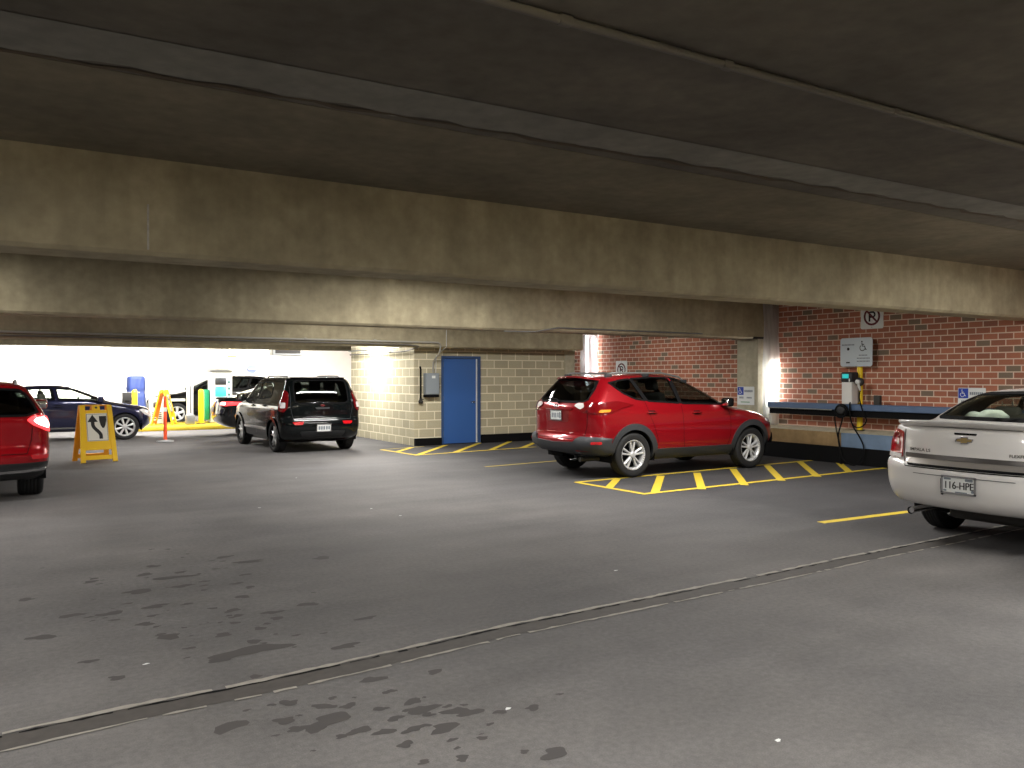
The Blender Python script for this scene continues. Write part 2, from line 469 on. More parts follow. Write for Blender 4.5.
# door: frame, leaf with lever handle and kick line, bright jamb reveal strip
dr = thing('door_1', None, None, (DX0, 17.4, 0)); dr['kind'] = 'structure'
W = DX1 - DX0
f = MB(); f.box((0, -.03, 0), (.05, .14, DH)); f.box((W - .07, -.03, 0), (W, .14, DH)); f.box((.05, -.03, DH - .06), (W - .07, .14, DH))
f.build('door_frame', M_FRAMEB, dr)
lf = MB().rbox((.055, .0, .015), (W - .115, .045, DH - .065), .004, seg=1, smooth=False).build('door_leaf', M_DOORB, dr)
MB().box((W - .112, -.002, .015), (W - .075, .05, DH - .065)).build('lit_reveal_strip', mat('lit_reveal_white', srgb(225, 228, 232), .35, .3), dr)  # pale strip stands for the jamb reveal; light on it put into colour
h = MB(); h.lathe([(0, .0), (.028, .0), (.028, .012), (.012, .014), (.012, .05)], 14, rot_frame((W - .17, 0, 1.0), (1, 0, 0), (0, 0, 1)))
h.tube([(W - .17, -.05, 1.0), (W - .22, -.055, 1.0), (W - .285, -.05, 1.0)], .009)
h.build('door_handle', M_CHROME, lf)
hg = MB()
for z in (.25, 1.08, 1.9): hg.tube([(.055, -.008, z - .06), (.055, -.008, z + .06)], .011, 8)
hg.build('hinge', M_STEEL, dr)

# floor markings, expansion joint, stains (all lie in the floor surface)
def flat(name, poly, m, z=.003):
    mb = MB(); n = len(poly)
    mb.add([(x, y, z) for x, y in poly], [tuple(range(n))])
    return mb.build(name, m, FL)
def line(name, a, b, w, m, z=.003):
    return flat(name, thick([a, b], w), m, z)
CA, SA = .5225, .8526
def on_floor(px, py):                 # a point of the photograph brought down to the floor plane
    z = 820 * 1.6 / (py - 377); r = (px - 512) / 820 * z
    return (CA * z + SA * r, SA * z - CA * r)
Q = on_floor
line('hatch_border', Q(576, 482.5), Q(812, 460.5), .10, M_YPAINT)
line('hatch_border', Q(576, 482.5), Q(646, 494.5), .10, M_YPAINT, .0034)
line('hatch_border', Q(642, 494.5), Q(892, 467.5), .10, M_YPAINT, .0038)
for a, b in (((609, 488), (617, 479.5)), ((655, 493), (661, 476)), ((702, 489.5), (697, 473)), ((745, 485.5), (733, 469)), ((782, 481), (767, 465.5)), ((818, 477), (800, 462)), ((850, 472.5), (839, 463))):
    line('hatch_bar', Q(*a), Q(*b), .12, M_YPAINT, .0042)
line('hatch_border', Q(381, 449.8), Q(418, 455.5), .10, M_YPAINT)
line('hatch_border', Q(416, 455.3), Q(536, 447.0), .10, M_YPAINT, .0034)
line('hatch_border', Q(381, 449.8), Q(424, 446.5), .08, M_YDULL, .0026)
for a, b in (((397, 452), (412, 447.5)), ((418, 455), (446, 445.2)), ((455, 452.5), (480, 443)), ((491, 450), (511, 441.2)), ((522, 448), (541, 440.5))):
    line('hatch_bar', Q(*a), Q(*b), .12, M_YPAINT, .0042)
line('stall_line', Q(485, 467), (9.6, 12.95), .09, M_YDULL)
a, b = Q(821, 523), Q(913, 511.5)
line('stall_line', a, (a[0] + (b[0] - a[0]) * 3.2, a[1] + (b[1] - a[1]) * 3.2), .11, M_YPAINT)

jpts = [(-60, 757), (0, 744.5), (128, 716), (256, 690), (384, 661), (512, 631), (640, 605), (768, 579), (860, 559), (950, 541)]
J = [Q(*p) for p in jpts]
J.insert(0, (J[0][0] - 8, J[0][1] - .6)); J.append((J[-1][0] + 5.0, J[-1][1] + .2))
def fine(pts, step=.06):
    out = []
    for a, b in zip(pts, pts[1:]):
        k = max(1, int(math.dist(a, b) / step)); out += [(a[0] + (b[0] - a[0]) * i / k, a[1] + (b[1] - a[1]) * i / k) for i in range(k)]
    return out + [pts[-1]]
JF = fine(J)
def joint_strip(name, off, w, m, z, jit, gap=0):
    mb = MB(); vs = []; fs = []; rnd = random.Random(len(name) * 7 + int(off * 1000))
    for i, (x, y) in enumerate(JF):
        d = off + rnd.uniform(-jit, jit) * .4; ww = w + rnd.uniform(-jit, jit)
        vs += [(x, y + d - ww / 2, z), (x, y + d + ww / 2, z)]
        if i and rnd.random() >= gap: fs.append((2 * i - 2, 2 * i - 1, 2 * i + 1, 2 * i))
    mb.add(vs, fs); return mb.build(name, m, FL)
joint_strip('expansion_joint', 0, .165, M_SEAL, .002, .012)
joint_strip('joint_lip', .105, .034, M_LIP, .0035, .016, .08)
joint_strip('joint_lip', -.098, .022, M_LIP, .0035, .012, .15)
joint_strip('joint_crack', .072, .016, M_BLACK, .003, .014, .25)

def blob(cx, cy, rx, ry, rnd, n=26):
    ph = [rnd.uniform(0, 2 * PI) for _ in range(4)]; am = [.22, .16, .12, .07]
    out = []
    for k in range(n):
        t = 2 * PI * k / n; r = 1 + sum(am[j] * math.sin((j + 2) * t + ph[j]) for j in range(4))
        out.append((cx + rx * r * math.cos(t), cy + ry * r * math.sin(t)))
    return out
rnd = random.Random(3)
for px, py, rx, ry in ((252, 651, .28, .12), (222, 660, .12, .06), (330, 721, .15, .09), (359, 732, .08, .05), (284, 722, .08, .05), (348, 707, .06, .04), (138, 592, .17, .08), (154, 607, .13, .06), (232, 611, .08, .05), (172, 578, .22, .07), (248, 562, .22, .06), (365, 619, .1, .045), (116, 679, .07, .045), (345, 647, .12, .06), (272, 613, .1, .05), (555, 755, .09, .07), (533, 709, .06, .04), (412, 731, .07, .04), (288, 704, .07, .05), (405, 746, .06, .04), (428, 716, .05, .03)):
    x, y = Q(px, py); flat('oil_stain', blob(x, y, rx * .66, ry * .7, rnd), M_STAIN, .0012 + rnd.uniform(0, .0005))
sm = MB()
for _ in range(130):
    if rnd.random() < .65: px = rnd.gauss(200, 75); py = rnd.gauss(600, 32)
    else: px = rnd.gauss(390, 90); py = rnd.gauss(722, 22)
    if py < 545 or py > 790: continue
    x, y = Q(px, py); r = abs(rnd.gauss(.006, .02)) + .006
    bl = blob(x, y, r * 1.5, r, rnd, 12); zz = rnd.uniform(.0004, .0011); sm.add([(a, b, zz) for a, b in bl], [tuple(range(12))])
o = sm.build('oil_spatter', M_STAIN, FL); o['kind'] = 'stuff'
sm = MB()
for px, py in ((145, 665), (259, 508), (371, 509), (616, 571), (508, 710), (779, 742), (400, 516), (296, 478)):
    x, y = Q(px, py); bl = blob(x, y, .018, .012, rnd, 8); sm.add([(a, b, .002) for a, b in bl] , [tuple(range(8))])
o = sm.build('paper_scrap', M_WHITE, FL); o['kind'] = 'stuff'

# ceiling lamp housings for the strip lights
lamp_where = ['at the left end of the nearest bay', 'over the middle of the nearest bay', 'over the aisle before the silver white saloon', 'right above the silver white saloon',
              'at left between the first two beams', 'mid aisle between the first two beams', 'facing the red brick wall signs',
              'above the folding yellow sign', 'over the bay before the blue door', 'over the corner by the wrapped wall end', 'over the dark blue car', 'over the aisle left of the boxy car', 'close to the block side wall',
              'over the exit lane at left', 'over the yellow kerbed island', 'over the lane behind the black sedan', 'before the white far wall at left', 'before the white far wall at middle', 'before the white far wall at right', 'over the far lane by the brick wall']
for i, (lx, ly, ll, lw, tilt) in enumerate(STRIPS):
    t = thing('ceiling_strip_lamp', 'white strip lamp on the concrete ceiling ' + lamp_where[i], 'lamp', (lx, ly, CEIL), 0, 'ceiling strip lamps')
    hb = MB(); hb.box((-ll / 2 - .05, -.11, -.05), (ll / 2 + .05, .11, 0)); hb.box((-ll / 2 - .05, -.11, -.10), (-ll / 2, .11, -.05)); hb.box((ll / 2, -.11, -.10), (ll / 2 + .05, .11, -.05))
    hb.build('housing', M_WHITE, t)
    for yy in (-.05, .05): MB().tube([(-ll / 2 + .01, yy, -.075), (ll / 2 - .01, yy, -.075)], .016, 10).build('tube', mat('lamp_tube', srgb(255, 250, 235), .4, emit=(1, .95, .85, 1), es=4), t)

# ------------------------------------------------------------------ cars
def pchip(pts):
    pts = sorted(pts); X = np.array([p[0] for p in pts], float); Y = np.array([p[1] for p in pts], float)
    h = np.diff(X); d = np.diff(Y) / h; n = len(X); m = np.zeros(n)
    m[0] = d[0]; m[-1] = d[-1]
    for i in range(1, n - 1):
        if d[i - 1] * d[i] > 0:
            w1 = 2 * h[i] + h[i - 1]; w2 = h[i] + 2 * h[i - 1]; m[i] = (w1 + w2) / (w1 / d[i - 1] + w2 / d[i])
    def f(x):
        x = np.clip(np.asarray(x, float), X[0], X[-1]); i = np.clip(np.searchsorted(X, x) - 1, 0, n - 2)
        t = (x - X[i]) / h[i]; t2 = t * t; t3 = t2 * t
        return (2 * t3 - 3 * t2 + 1) * Y[i] + (t3 - 2 * t2 + t) * h[i] * m[i] + (-2 * t3 + 3 * t2) * Y[i + 1] + (t3 - t2) * h[i] * m[i + 1]
    return f
def lin(pts):
    pts = sorted(pts); X = [p[0] for p in pts]; Y = [p[1] for p in pts]
    return lambda z: np.interp(z, X, Y)

def pip(x, y, poly):
    c = False; n = len(poly); j = n - 1
    for i in range(n):
        xi, yi = poly[i]; xj, yj = poly[j]
        if (yi > y) != (yj > y) and x < (xj - xi) * (y - yi) / (yj - yi) + xi: c = not c
        j = i
    return c
def edge_dist(x, y, poly):
    best = 9
    for i in range(len(poly)):
        ax, ay = poly[i]; bx, by = poly[(i + 1) % len(poly)]
        L = (bx - ax) ** 2 + (by - ay) ** 2
        t = 0 if L == 0 else max(0, min(1, ((x - ax) * (bx - ax) + (y - ay) * (by - ay)) / L))
        best = min(best, math.hypot(x - ax - t * (bx - ax), y - ay - t * (by - ay)))
    return best
def dens(poly, step):
    out = []
    for i in range(len(poly)):
        a = poly[i]; b = poly[(i + 1) % len(poly)]; k = max(1, int(math.dist(a, b) / step + .5))
        out += [(a[0] + (b[0] - a[0]) * j / k, a[1] + (b[1] - a[1]) * j / k) for j in range(k)]
    return out
def smooth_poly(poly, r=.04, n=4):
    """round the corners of a polygon"""
    out = []; N = len(poly)
    for i in range(N):
        p = Vector(poly[i]); a = Vector(poly[i - 1]); b = Vector(poly[(i + 1) % N])
        la = min(r, (a - p).length * .45); lb = min(r, (b - p).length * .45)
        s = p + (a - p).normalized() * la; e = p + (b - p).normalized() * lb
        for k in range(n + 1):
            t = k / n; q = s * (1 - t) ** 2 + p * 2 * t * (1 - t) + e * t * t; out.append((q.x, q.y))
    return out
def area2(poly): return sum(poly[i - 1][0] * poly[i][1] - poly[i][0] * poly[i - 1][1] for i in range(len(poly)))
def inset(poly, d):
    if area2(poly) < 0: poly = poly[::-1]
    N = len(poly); out = []
    for i in range(N):
        p = Vector(poly[i]); a = (p - Vector(poly[i - 1])); b = (Vector(poly[(i + 1) % N]) - p)
        if a.length < 1e-6 or b.length < 1e-6: out.append(tuple(p)); continue
        a.normalize(); b.normalize()
        n1 = Vector((-a.y, a.x)); n2 = Vector((-b.y, b.x)); m = n1 + n2
        if m.length < 1e-3: m = n1
        m.normalize(); out.append(tuple(p + m * d / max(.5, m.dot(n1))))
    return out

class Car:
    def __init__(s, name, label, cat, loc, rz, P, paint):
        s.root = thing(name, label, cat, loc, rz)
        s.P = P; s.paint = paint
        s.xr = pchip(P['rear']); s.xf = pchip(P['front']); s.w = pchip(P['width'])
        lr_, lf_ = lin(P['Lr']), lin(P['Lf'])
        s.Lr = lambda z: min(lr_(z), .48 * (s.xf(z) - s.xr(z))); s.Lf = lambda z: min(lf_(z), .48 * (s.xf(z) - s.xr(z))); s.nr = lin(P['nr']); s.nf = lin(P['nf'])
        s.z0 = P['width'][0][0]; s.H = P['width'][-1][0]
        s.wc = {}
    # surface functions
    def Y(s, x, z):
        w = float(s.w(z)); xr = float(s.xr(z)); xf = float(s.xf(z)); Lr = float(s.Lr(z)); Lf = float(s.Lf(z))
        if x < xr + Lr:
            t = min(1, max(0, 1 - (x - xr) / Lr)); n = float(s.nr(z)); return w * max(0, 1 - t ** n) ** (1 / n)
        if x > xf - Lf:
            t = min(1, max(0, 1 - (xf - x) / Lf)); n = float(s.nf(z)); return w * max(0, 1 - t ** n) ** (1 / n)
        return w
    def XR(s, y, z):
        w = float(s.w(z)); n = float(s.nr(z)); t = min(1, abs(y) / w)
        return float(s.xr(z)) + float(s.Lr(z)) * (1 - max(0, 1 - t ** n) ** (1 / n))
    def XF(s, y, z):
        w = float(s.w(z)); n = float(s.nf(z)); t = min(1, abs(y) / w)
        return float(s.xf(z)) - float(s.Lf(z)) * (1 - max(0, 1 - t ** n) ** (1 / n))
    def half(s, z, xs=None):
        """half outline at height z from rear centre to front centre, as arrays x, y"""
        w = float(s.w(z)); xr = float(s.xr(z)); xf = float(s.xf(z)); Lr = float(s.Lr(z)); Lf = float(s.Lf(z)); n = float(s.nr(z)); m = float(s.nf(z))
        na = s.P.get('na', 18); ns = s.P.get('ns', 90)
        ph = np.linspace(0, PI / 2, na); c = np.clip(np.cos(ph), 0, 1); sn = np.clip(np.sin(ph), 0, 1)
        rx = xr + Lr * (1 - c ** (2 / n)); ry = w * sn ** (2 / n)
        sx = np.linspace(xr + Lr, xf - Lf, ns)[1:-1]; sy = np.full(ns - 2, w)
        fx = xf - Lf * (1 - c[::-1] ** (2 / m)); fy = w * sn[::-1] ** (2 / m)
        return np.concatenate([rx, sx, fx]), np.concatenate([ry, sy, fy])
    def wrap(s, a, z):
        key = round(z, 3)
        if key not in s.wc:
            x, y = s.half(z); d = np.concatenate([[0], np.cumsum(np.hypot(np.diff(x), np.diff(y)))]); s.wc[key] = (d, x, y)
        d, x, y = s.wc[key]; sg = 1 if a >= 0 else -1; a = abs(a)
        return Vector((float(np.interp(a, d, x)), sg * float(np.interp(a, d, y)), z))
    def top(s, x, y):
        lo, hi = s.z0, s.H
        z = s.H
        while z > s.z0:
            if float(s.xr(z)) <= x <= float(s.xf(z)) and s.Y(x, z) >= abs(y): break
            z -= .01
        return z
    def mapper(s, kind):
        sg = -1 if kind.endswith('R') else 1          # side L / side R
        if kind[:4] == 'side': return (lambda u, v: Vector((u, sg * s.Y(u, v), v))), (lambda: Vector((0, sg, 0)))
        if kind == 'rear': return (lambda u, v: Vector((s.XR(u, v), u, v))), (lambda: Vector((-1, 0, 0)))
        if kind == 'front': return (lambda u, v: Vector((s.XF(u, v), u, v))), (lambda: Vector((1, 0, 0)))
        if kind == 'wrap': return s.wrap, None
    def normal(s, f, u, v, ref):
        e = .006
        n = (f(u + e, v) - f(u - e, v)).cross(f(u, v + e) - f(u, v - e))
        if n.length < 1e-9: return ref if ref else Vector((0, 0, 1))
        n.normalize()
        p = f(u, v); out = ref if ref else (p - Vector((s.P['L'] / 2, 0, p.z)))
        return n if n.dot(out) > 0 else -n
    def patch(s, kind, poly, name, m, th=.008, parent=None, res=.05, holes=(), deep=.012, mesh=None, mi=0, smooth=True, sheet=False):
        f, ref = s.mapper(kind); ref = ref() if ref else None
        loops = [dens(poly, res)] + [dens(h, res) for h in holes]
        pts = []; edges = []
        for L in loops:
            b = len(pts); pts += L; edges += [(b + i, b + (i + 1) % len(L)) for i in range(len(L))]
        nb = len(pts)
        us = [p[0] for p in loops[0]]; vs_ = [p[1] for p in loops[0]]
        u = min(us) + res / 2
        while u < max(us):
            v = min(vs_) + res / 2
            while v < max(vs_):
                if pip(u, v, poly) and edge_dist(u, v, poly) > res * .4 and all(not pip(u, v, h) and edge_dist(u, v, h) > res * .4 for h in holes): pts.append((u, v))
                v += res
            u += res
        r = delaunay_2d_cdt([Vector(p) for p in pts], edges, [], 0, 1e-5)
        V2, F = r[0], r[2]
        keep = []
        for t in F:
            cx = sum(V2[i].x for i in t) / len(t); cy = sum(V2[i].y for i in t) / len(t)
            if pip(cx, cy, loops[0]) and not any(pip(cx, cy, h) for h in loops[1:]): keep.append(tuple(t))
        vs = []; ns = []
        for p in V2:
            q = f(p.x, p.y); n = s.normal(f, p.x, p.y, ref); vs.append(q + n * th); ns.append(n)
        mb = mesh or MB()
        base = len(mb.v)
        # orientation
        if keep:
            a, b, c = keep[0][:3]
            if (vs[b] - vs[a]).cross(vs[c] - vs[a]).dot(ns[a]) < 0: keep = [t[::-1] for t in keep]
        mb.add(vs, keep, mi, smooth)
        if not sheet:
            ec = {}
            for t in keep:
                for i in range(len(t)):
                    e = (t[i], t[(i + 1) % len(t)]); k = tuple(sorted(e)); ec.setdefault(k, []).append(e)
            bd = [e[0] for e in ec.values() if len(e) == 1]
            ids = {}; low = []; top = []
            for e in bd:
                for i in e:
                    if i not in ids: ids[i] = len(low); low.append(vs[i] - ns[i] * (th + deep)); top.append(vs[i])
            nl = len(low)
            mb.add(top + low, [(ids[b], ids[a], ids[a] + nl, ids[b] + nl) for a, b in bd], mi, False)
        if mesh is None:
            me = bpy.data.meshes.new(name); me.from_pydata(mb.v, [], mb.f); me.polygons.foreach_set('use_smooth', mb.sm); me.update()
            return link(name, me, parent or s.root, [m])
    def seam(s, kind, lines, name='panel_gap', w=.007, m=None):
        mb = MB()
        f, ref = s.mapper(kind); ref = ref() if ref else None
        for ln in lines:
            ln = fine(ln, .04)
            L = []; R = []; P = [Vector(p) for p in ln]
            for i, p in enumerate(P):
                t = (P[min(i + 1, len(P) - 1)] - P[max(i - 1, 0)]).normalized(); nn = Vector((-t.y, t.x)) * w / 2
                for q, lst in ((p + nn, L), (p - nn, R)):
                    lst.append(f(q.x, q.y) + s.normal(f, q.x, q.y, ref) * .0035)
            n = len(L); mb.add(L + R, [(i, i + 1, n + i + 1, n + i) for i in range(n - 1)], 0, True)
        me = bpy.data.meshes.new(name); me.from_pydata(mb.v, [], mb.f); me.update()
        return link(name, me, s.root, [m or M_BLACK])
    def text(s, kind, body, u0, v0, size, m, parent, name='lettering', th=.004, squash=1):
        """lettering that follows the surface; as seen from outside (rear, side R: u runs the other way)"""
        vs, fs = text_mesh(body, size, size * .02)
        f, ref = s.mapper(kind); ref = ref()
        sg = -1 if kind in ('rear', 'sideL') else 1
        P = []
        for x, y in vs:
            u, v = u0 + sg * x * squash, v0 + y; P.append(f(u, v) + s.normal(f, u, v, ref) * th)
        me = bpy.data.meshes.new(name); me.from_pydata(P, [], fs); me.update()
        return link(name, me, parent, [m])
    # the shell
    def shell(s):
        P = s.P
        zz = np.linspace(s.z0, s.H, 3000)
        g = np.hypot(np.hypot(np.gradient(zz), np.gradient(s.xr(zz))), np.hypot(np.gradient(s.xf(zz)), np.gradient(s.w(zz)) * 1.5))
        cum = np.concatenate([[0], np.cumsum(g[1:])]); k = int(cum[-1] / P.get('step', .035))
        zl = np.interp(np.linspace(0, cum[-1], k), cum, zz)
        if 'zsplit' in P: zl = np.sort(np.concatenate([zl, P['zsplit']]))
        hx = []; hy = []
        for z in zl: x, y = s.half(z); hx.append(x); hy.append(y)
        hx = np.array(hx); hy = np.array(hy); K, N = hx.shape
        vid = {}
        V = []; F = []; MI = []
        def vert(i, j, sg):
            if j in (0, N - 1): sg = 1
            key = (i, j, sg)
            if key not in vid:
                vid[key] = len(V); V.append((hx[i, j], sg * hy[i, j] if j not in (0, N - 1) else 0.0, zl[i]))
            return vid[key]
        sides = P.get('side_windows', []); rw = P.get('rear_window'); ws = P.get('windshield')
        split = P.get('split')
        cut_in = []
        for i in range(K - 1):
            for j in range(N - 1):
                cx = hx[i:i + 2, j:j + 2].mean(); cy = hy[i:i + 2, j:j + 2].mean(); cz = (zl[i] + zl[i + 1]) / 2
                # wheel arches
                if cy > .5 and any((cx - ax) ** 2 + (cz - P['tr']) ** 2 < P['ar'] ** 2 for ax in P['axles']): continue
                onside = j > N * .02
                is_r = j < P.get('na', 18) + 2; is_f = j > N - P.get('na', 18) - 3
                hit = False
                for w in sides:
                    if pip(cx, cz, w) and edge_dist(cx, cz, w) > .018 and cy > .4 * float(s.w(cz)): hit = True; break
                hitr = rw and is_r and pip(cy, cz, rw) and edge_dist(cy, cz, rw) > .018
                hitf = ws and is_f and pip(cy, cz, ws) and edge_dist(cy, cz, ws) > .018
                if hit or hitr or hitf: continue
                for sg in (1, -1):
                    q = [vert(i, j, sg), vert(i, j + 1, sg), vert(i + 1, j + 1, sg), vert(i + 1, j, sg)]
                    q2 = []
                    for a in q:
                        if a not in q2: q2.append(a)
                    if len(q2) < 3: continue
                    F.append(tuple(q2) if sg < 0 else tuple(q2[::-1]))
                    MI.append(split(cx, cy, cz) if split else 0)
        for j in range(N - 1):           # roof cap and floor pan
            for i, fl in ((K - 1, 0), (0, 1)):
                q = [vert(i, j, 1), vert(i, j + 1, 1), vert(i, j + 1, -1), vert(i, j, -1)]; q2 = []
                for a in q:
                    if a not in q2: q2.append(a)
                if len(q2) < 3: continue
                if fl and any(abs(hx[0, j] - ax) < P['ar'] for ax in P['axles']): continue
                F.append(tuple(q2) if not fl else tuple(q2[::-1])); MI.append(2 if fl else 0)
        # recess: an inner skin for the cabin, set 25 mm in
        me = bpy.data.meshes.new('tmp'); me.from_pydata(V, [], F); me.update()
        bm = bmesh.new(); bm.from_mesh(me); bmesh.ops.recalc_face_normals(bm, faces=bm.faces[:]); bm.to_mesh(me); bm.free()
        Vn = [v.normal.copy() for v in me.vertices]
        cen = Vector((P['L'] / 2, 0, .7))
        out = sum(1 if (v.co - cen).dot(v.normal) > 0 else -1 for v in me.vertices)
        sgn = 1 if out > 0 else -1
        F = [tuple(p.vertices) for p in me.polygons]
        if sgn < 0: F = [f[::-1] for f in F]
        nv = len(V); V2 = list(V) + [tuple(Vector(v) - n * sgn * .022) for v, n in zip(V, Vn)]
        zb = P['belt'] - .25
        F2 = list(F); M2 = list(MI)
        for f, mm in zip(F, MI):
            if mm != 2 and all(V[i][2] > zb for i in f): F2.append(tuple(i + nv for i in f[::-1])); M2.append(3)
        bpy.data.meshes.remove(me)
        me = bpy.data.meshes.new('body'); me.from_pydata(V2, [], F2)
        me.polygons.foreach_set('material_index', M2); me.polygons.foreach_set('use_smooth', [True] * len(F2)); me.update()
        s.body = link('body', me, s.root, [s.paint, P.get('lower', M_BLACKPL), M_BLACK, M_INT])
    def finish(s):
        P = s.P
        s.shell()
        # wheel wells and fender lips
        for ax in P['axles']:
            for sg in (1, -1):
                mb = MB(); n = 20; r = P['ar'] + .02; y1 = s.Y(ax, P['tr'] + .3) - .03; y0 = .45
                vs = []
                for k in range(n + 1):
                    a = -.25 + (PI + .5) * k / n; x, z = ax + r * math.cos(a), P['tr'] + r * math.sin(a)
                    vs += [(x, sg * y0, z), (x, sg * y1, z)]
                mb.add(vs, [(2 * k, 2 * k + 1, 2 * k + 3, 2 * k + 2) for k in range(n)], 0, True)
                mb.add([(ax, sg * y0, P['tr'])] + [vs[2 * k] for k in range(n + 1)], [(0, k + 1, k + 2) for k in range(n)])
                mb.build('wheel_well', M_BLACK, s.root)
                a0 = -math.asin(min(1, max(-1, (P['tr'] - s.z0 - .015) / P['ar'])))
                ro = P['ar'] + P.get('lip', .03)
                arc = [(ax + ro * math.cos(a0 + (PI - 2 * a0) * k / 40), P['tr'] + ro * math.sin(a0 + (PI - 2 * a0) * k / 40)) for k in range(41)]
                ri = P['ar'] - .022
                arc2 = [(ax + ri * math.cos(a0 + (PI - 2 * a0) * k / 40), P['tr'] + ri * math.sin(a0 + (PI - 2 * a0) * k / 40)) for k in range(41)][::-1]
                s.patch('sideL' if sg > 0 else 'sideR', arc + arc2, 'wheel_arch', P.get('lipmat', s.paint), P.get('lipth', .006), res=.03, deep=.03)
        for ax in P['axles']:
            for sg in (1, -1): s.wheel(ax, sg)
        # glass
        gm = P.get('side_glass', G_DARK)
        for w in P.get('side_windows', []):
            for kd in ('sideL', 'sideR'):
                o = s.patch(kd, w, 'window', gm, .003, sheet=True)
                s.patch(kd, w, 'window_seal', P.get('sealmat', M_BLACK), .005, parent=o, holes=[inset(w, .024)], res=.06, deep=.004)
        for key, kd, nm in (('rear_window', 'rear', 'rear_window'), ('windshield', 'front', 'windshield')):
            hp = P.get(key)
            if not hp: continue
            w = [(-y, z) for y, z in hp[::-1] if y > 1e-4] + [(y, z) for y, z in hp if y >= 0]
            o = s.patch(kd, w, nm, P.get(key + '_glass', gm), .003, sheet=True)
            s.patch(kd, w, 'window_seal', M_BLACK, .005, parent=o, holes=[inset(w, .03)], res=.06, deep=.004)
        # cabin
        b = P['belt']; x0, x1 = P['cabin']; hw = P['cabw']
        mb = MB(); mb.rbox((x0, -hw, .3), (x1, hw, .48), .05); mb.rbox((x1 - .35, -hw, .4), (x1 + .1, hw, b - .02), .08)
        mb.build('cabin_floor', M_INT, s.root)
        for nm, xs, ys, wd in (('front_seat', P['seats'][0], .37, .26), ('front_seat', P['seats'][0], -.37, .26), ('rear_seat', P['seats'][1], 0, hw - .06)):
            sm_ = P.get('seatmat', M_SEAT)
            mb = MB(); mb.rbox((xs, ys - wd, .45), (xs + .5, ys + wd, .66), .06)
            M = Matrix.Translation((xs, 0, .6)) @ Matrix.Rotation(-.22, 4, 'Y')
            mb.rbox((-.09, ys - wd + .02, -.05), (.07, ys + wd - .02, b - .42), .055, 0, M)
            t = mb.build(nm, sm_, s.root)
            for hy in ([ys] if ys else [-.38, .38]):
                hr = P.get('hr', 0); h = MB(); h.rbox((-.06, hy - .13, b - .38 + hr), (.05, hy + .13, b - .19 + hr), .045, 0, M)
                h.tube([M @ Vector((0, hy - .05, b - .47)), M @ Vector((0, hy - .05, b - .3))], .008, 6); h.tube([M @ Vector((0, hy + .05, b - .45)), M @ Vector((0, hy + .05, b - .3))], .008, 6)
                h.build('headrest', sm_, t)
        mb = MB(); R = rot_frame((x1 - .42, .37, b - .1), (0, 1, 0), (-.35, 0, .94)); mb.tube([R @ Vector((.18 * math.cos(a), .18 * math.sin(a), 0)) for a in np.linspace(0, 2 * PI, 25)], .014, 8, caps=False)
        mb.tube([R @ Vector((-.17, 0, 0)), R @ Vector((.17, 0, 0))], .014, 6); mb.tube([R @ Vector((0, -.17, 0)), R @ Vector((0, 0, .0))], .014, 6)
        mb.build('steering_wheel', M_INT, s.root)
    def wheel(s, ax, sg):
        P = s.P; R = P['tr']; W = P.get('tw', .22); rr = P.get('rr', R * .66)
        y = s.Y(ax, R + P['ar'] * .75) - P.get('tuck', .02) - W / 2
        if y < .5: y = .66
        c = Vector((ax, sg * y, R))
        M = rot_frame((0, 0, 0), (1, 0, 0), (0, 0, 1)) if sg < 0 else rot_frame((0, 0, 0), (-1, 0, 0), (0, 0, 1))   # local +z points outward
        h = W / 2
        prof = [(rr - .012, -h * .8), (rr + .01, -h * .92), (R * .86, -h * 1.0), (R * .95, -h * .92), (R, -h * .72)]
        for k in range(-2, 3): prof += [(R, k * h * .28 - .022), (R - .007, k * h * .28 - .018), (R - .007, k * h * .28 - .01), (R, k * h * .28 - .006)]
        prof += [(R, h * .72), (R * .95, h * .92), (R * .86, h), (rr + .01, h * .92), (rr - .012, h * .8)]
        mb = MB(); mb.lathe(prof, 48, M)
        t = mb.build('wheel', M_RUB, s.root); t.location = c
        rim = MB()
        rim.lathe([(rr - .004, -h * .8), (rr - .02, -h * .5), (rr - .03, h * .5), (rr - .012, h * .8), (rr + .006, h * .9), (rr + .008, h * .8)], 40, M, P.get('barrel', 0))
        rim.lathe([(rr - .03, -.01), (.03, -.005)], 24, M, 1)             # brake disc and dark backing
        rim.lathe([(.055, h * .45), (.055, h * .74), (.035, h * .8), (0, h * .8)], 20, M)
        ns = P.get('spokes', 5); tw = P.get('twin', False)
        for k in range(ns):
            for off in ((-.2, .2) if tw else (0,)):
                a = 2 * PI * k / ns + .3 + off
                da = P.get('spoke_w', .035)
                ca, sa = math.cos(a), math.sin(a); px, py = -sa, ca
                w0, w1 = da * .8, da * (1.25 if not tw else 1.0)
                r0, r1 = .04, rr - .016
                zt0, zt1 = h * .72, h * .62
                vs = []
                for r, w, zt in ((r0, w0, zt0), ((r0 + r1) / 2, (w0 + w1) / 2, zt0 * .98), (r1, w1, zt1 + .01)):
                    vs += [(ca * r + px * w / 2, sa * r + py * w / 2, zt - .006), (ca * r + px * w / 4, sa * r + py * w / 4, zt), (ca * r - px * w / 4, sa * r - py * w / 4, zt), (ca * r - px * w / 2, sa * r - py * w / 2, zt - .006), (ca * r - px * w / 2, sa * r - py * w / 2, zt - .04), (ca * r + px * w / 2, sa * r + py * w / 2, zt - .04)]
                fs = []
                for q in range(2):
                    for e in range(6): fs.append((q * 6 + e, q * 6 + (e + 1) % 6, q * 6 + 6 + (e + 1) % 6, q * 6 + 6 + e))
                rim.add([M @ Vector(v) for v in vs], fs)
        rim.build('rim', [P.get('rimmat', M_ALLOY), M_BLACK], t)
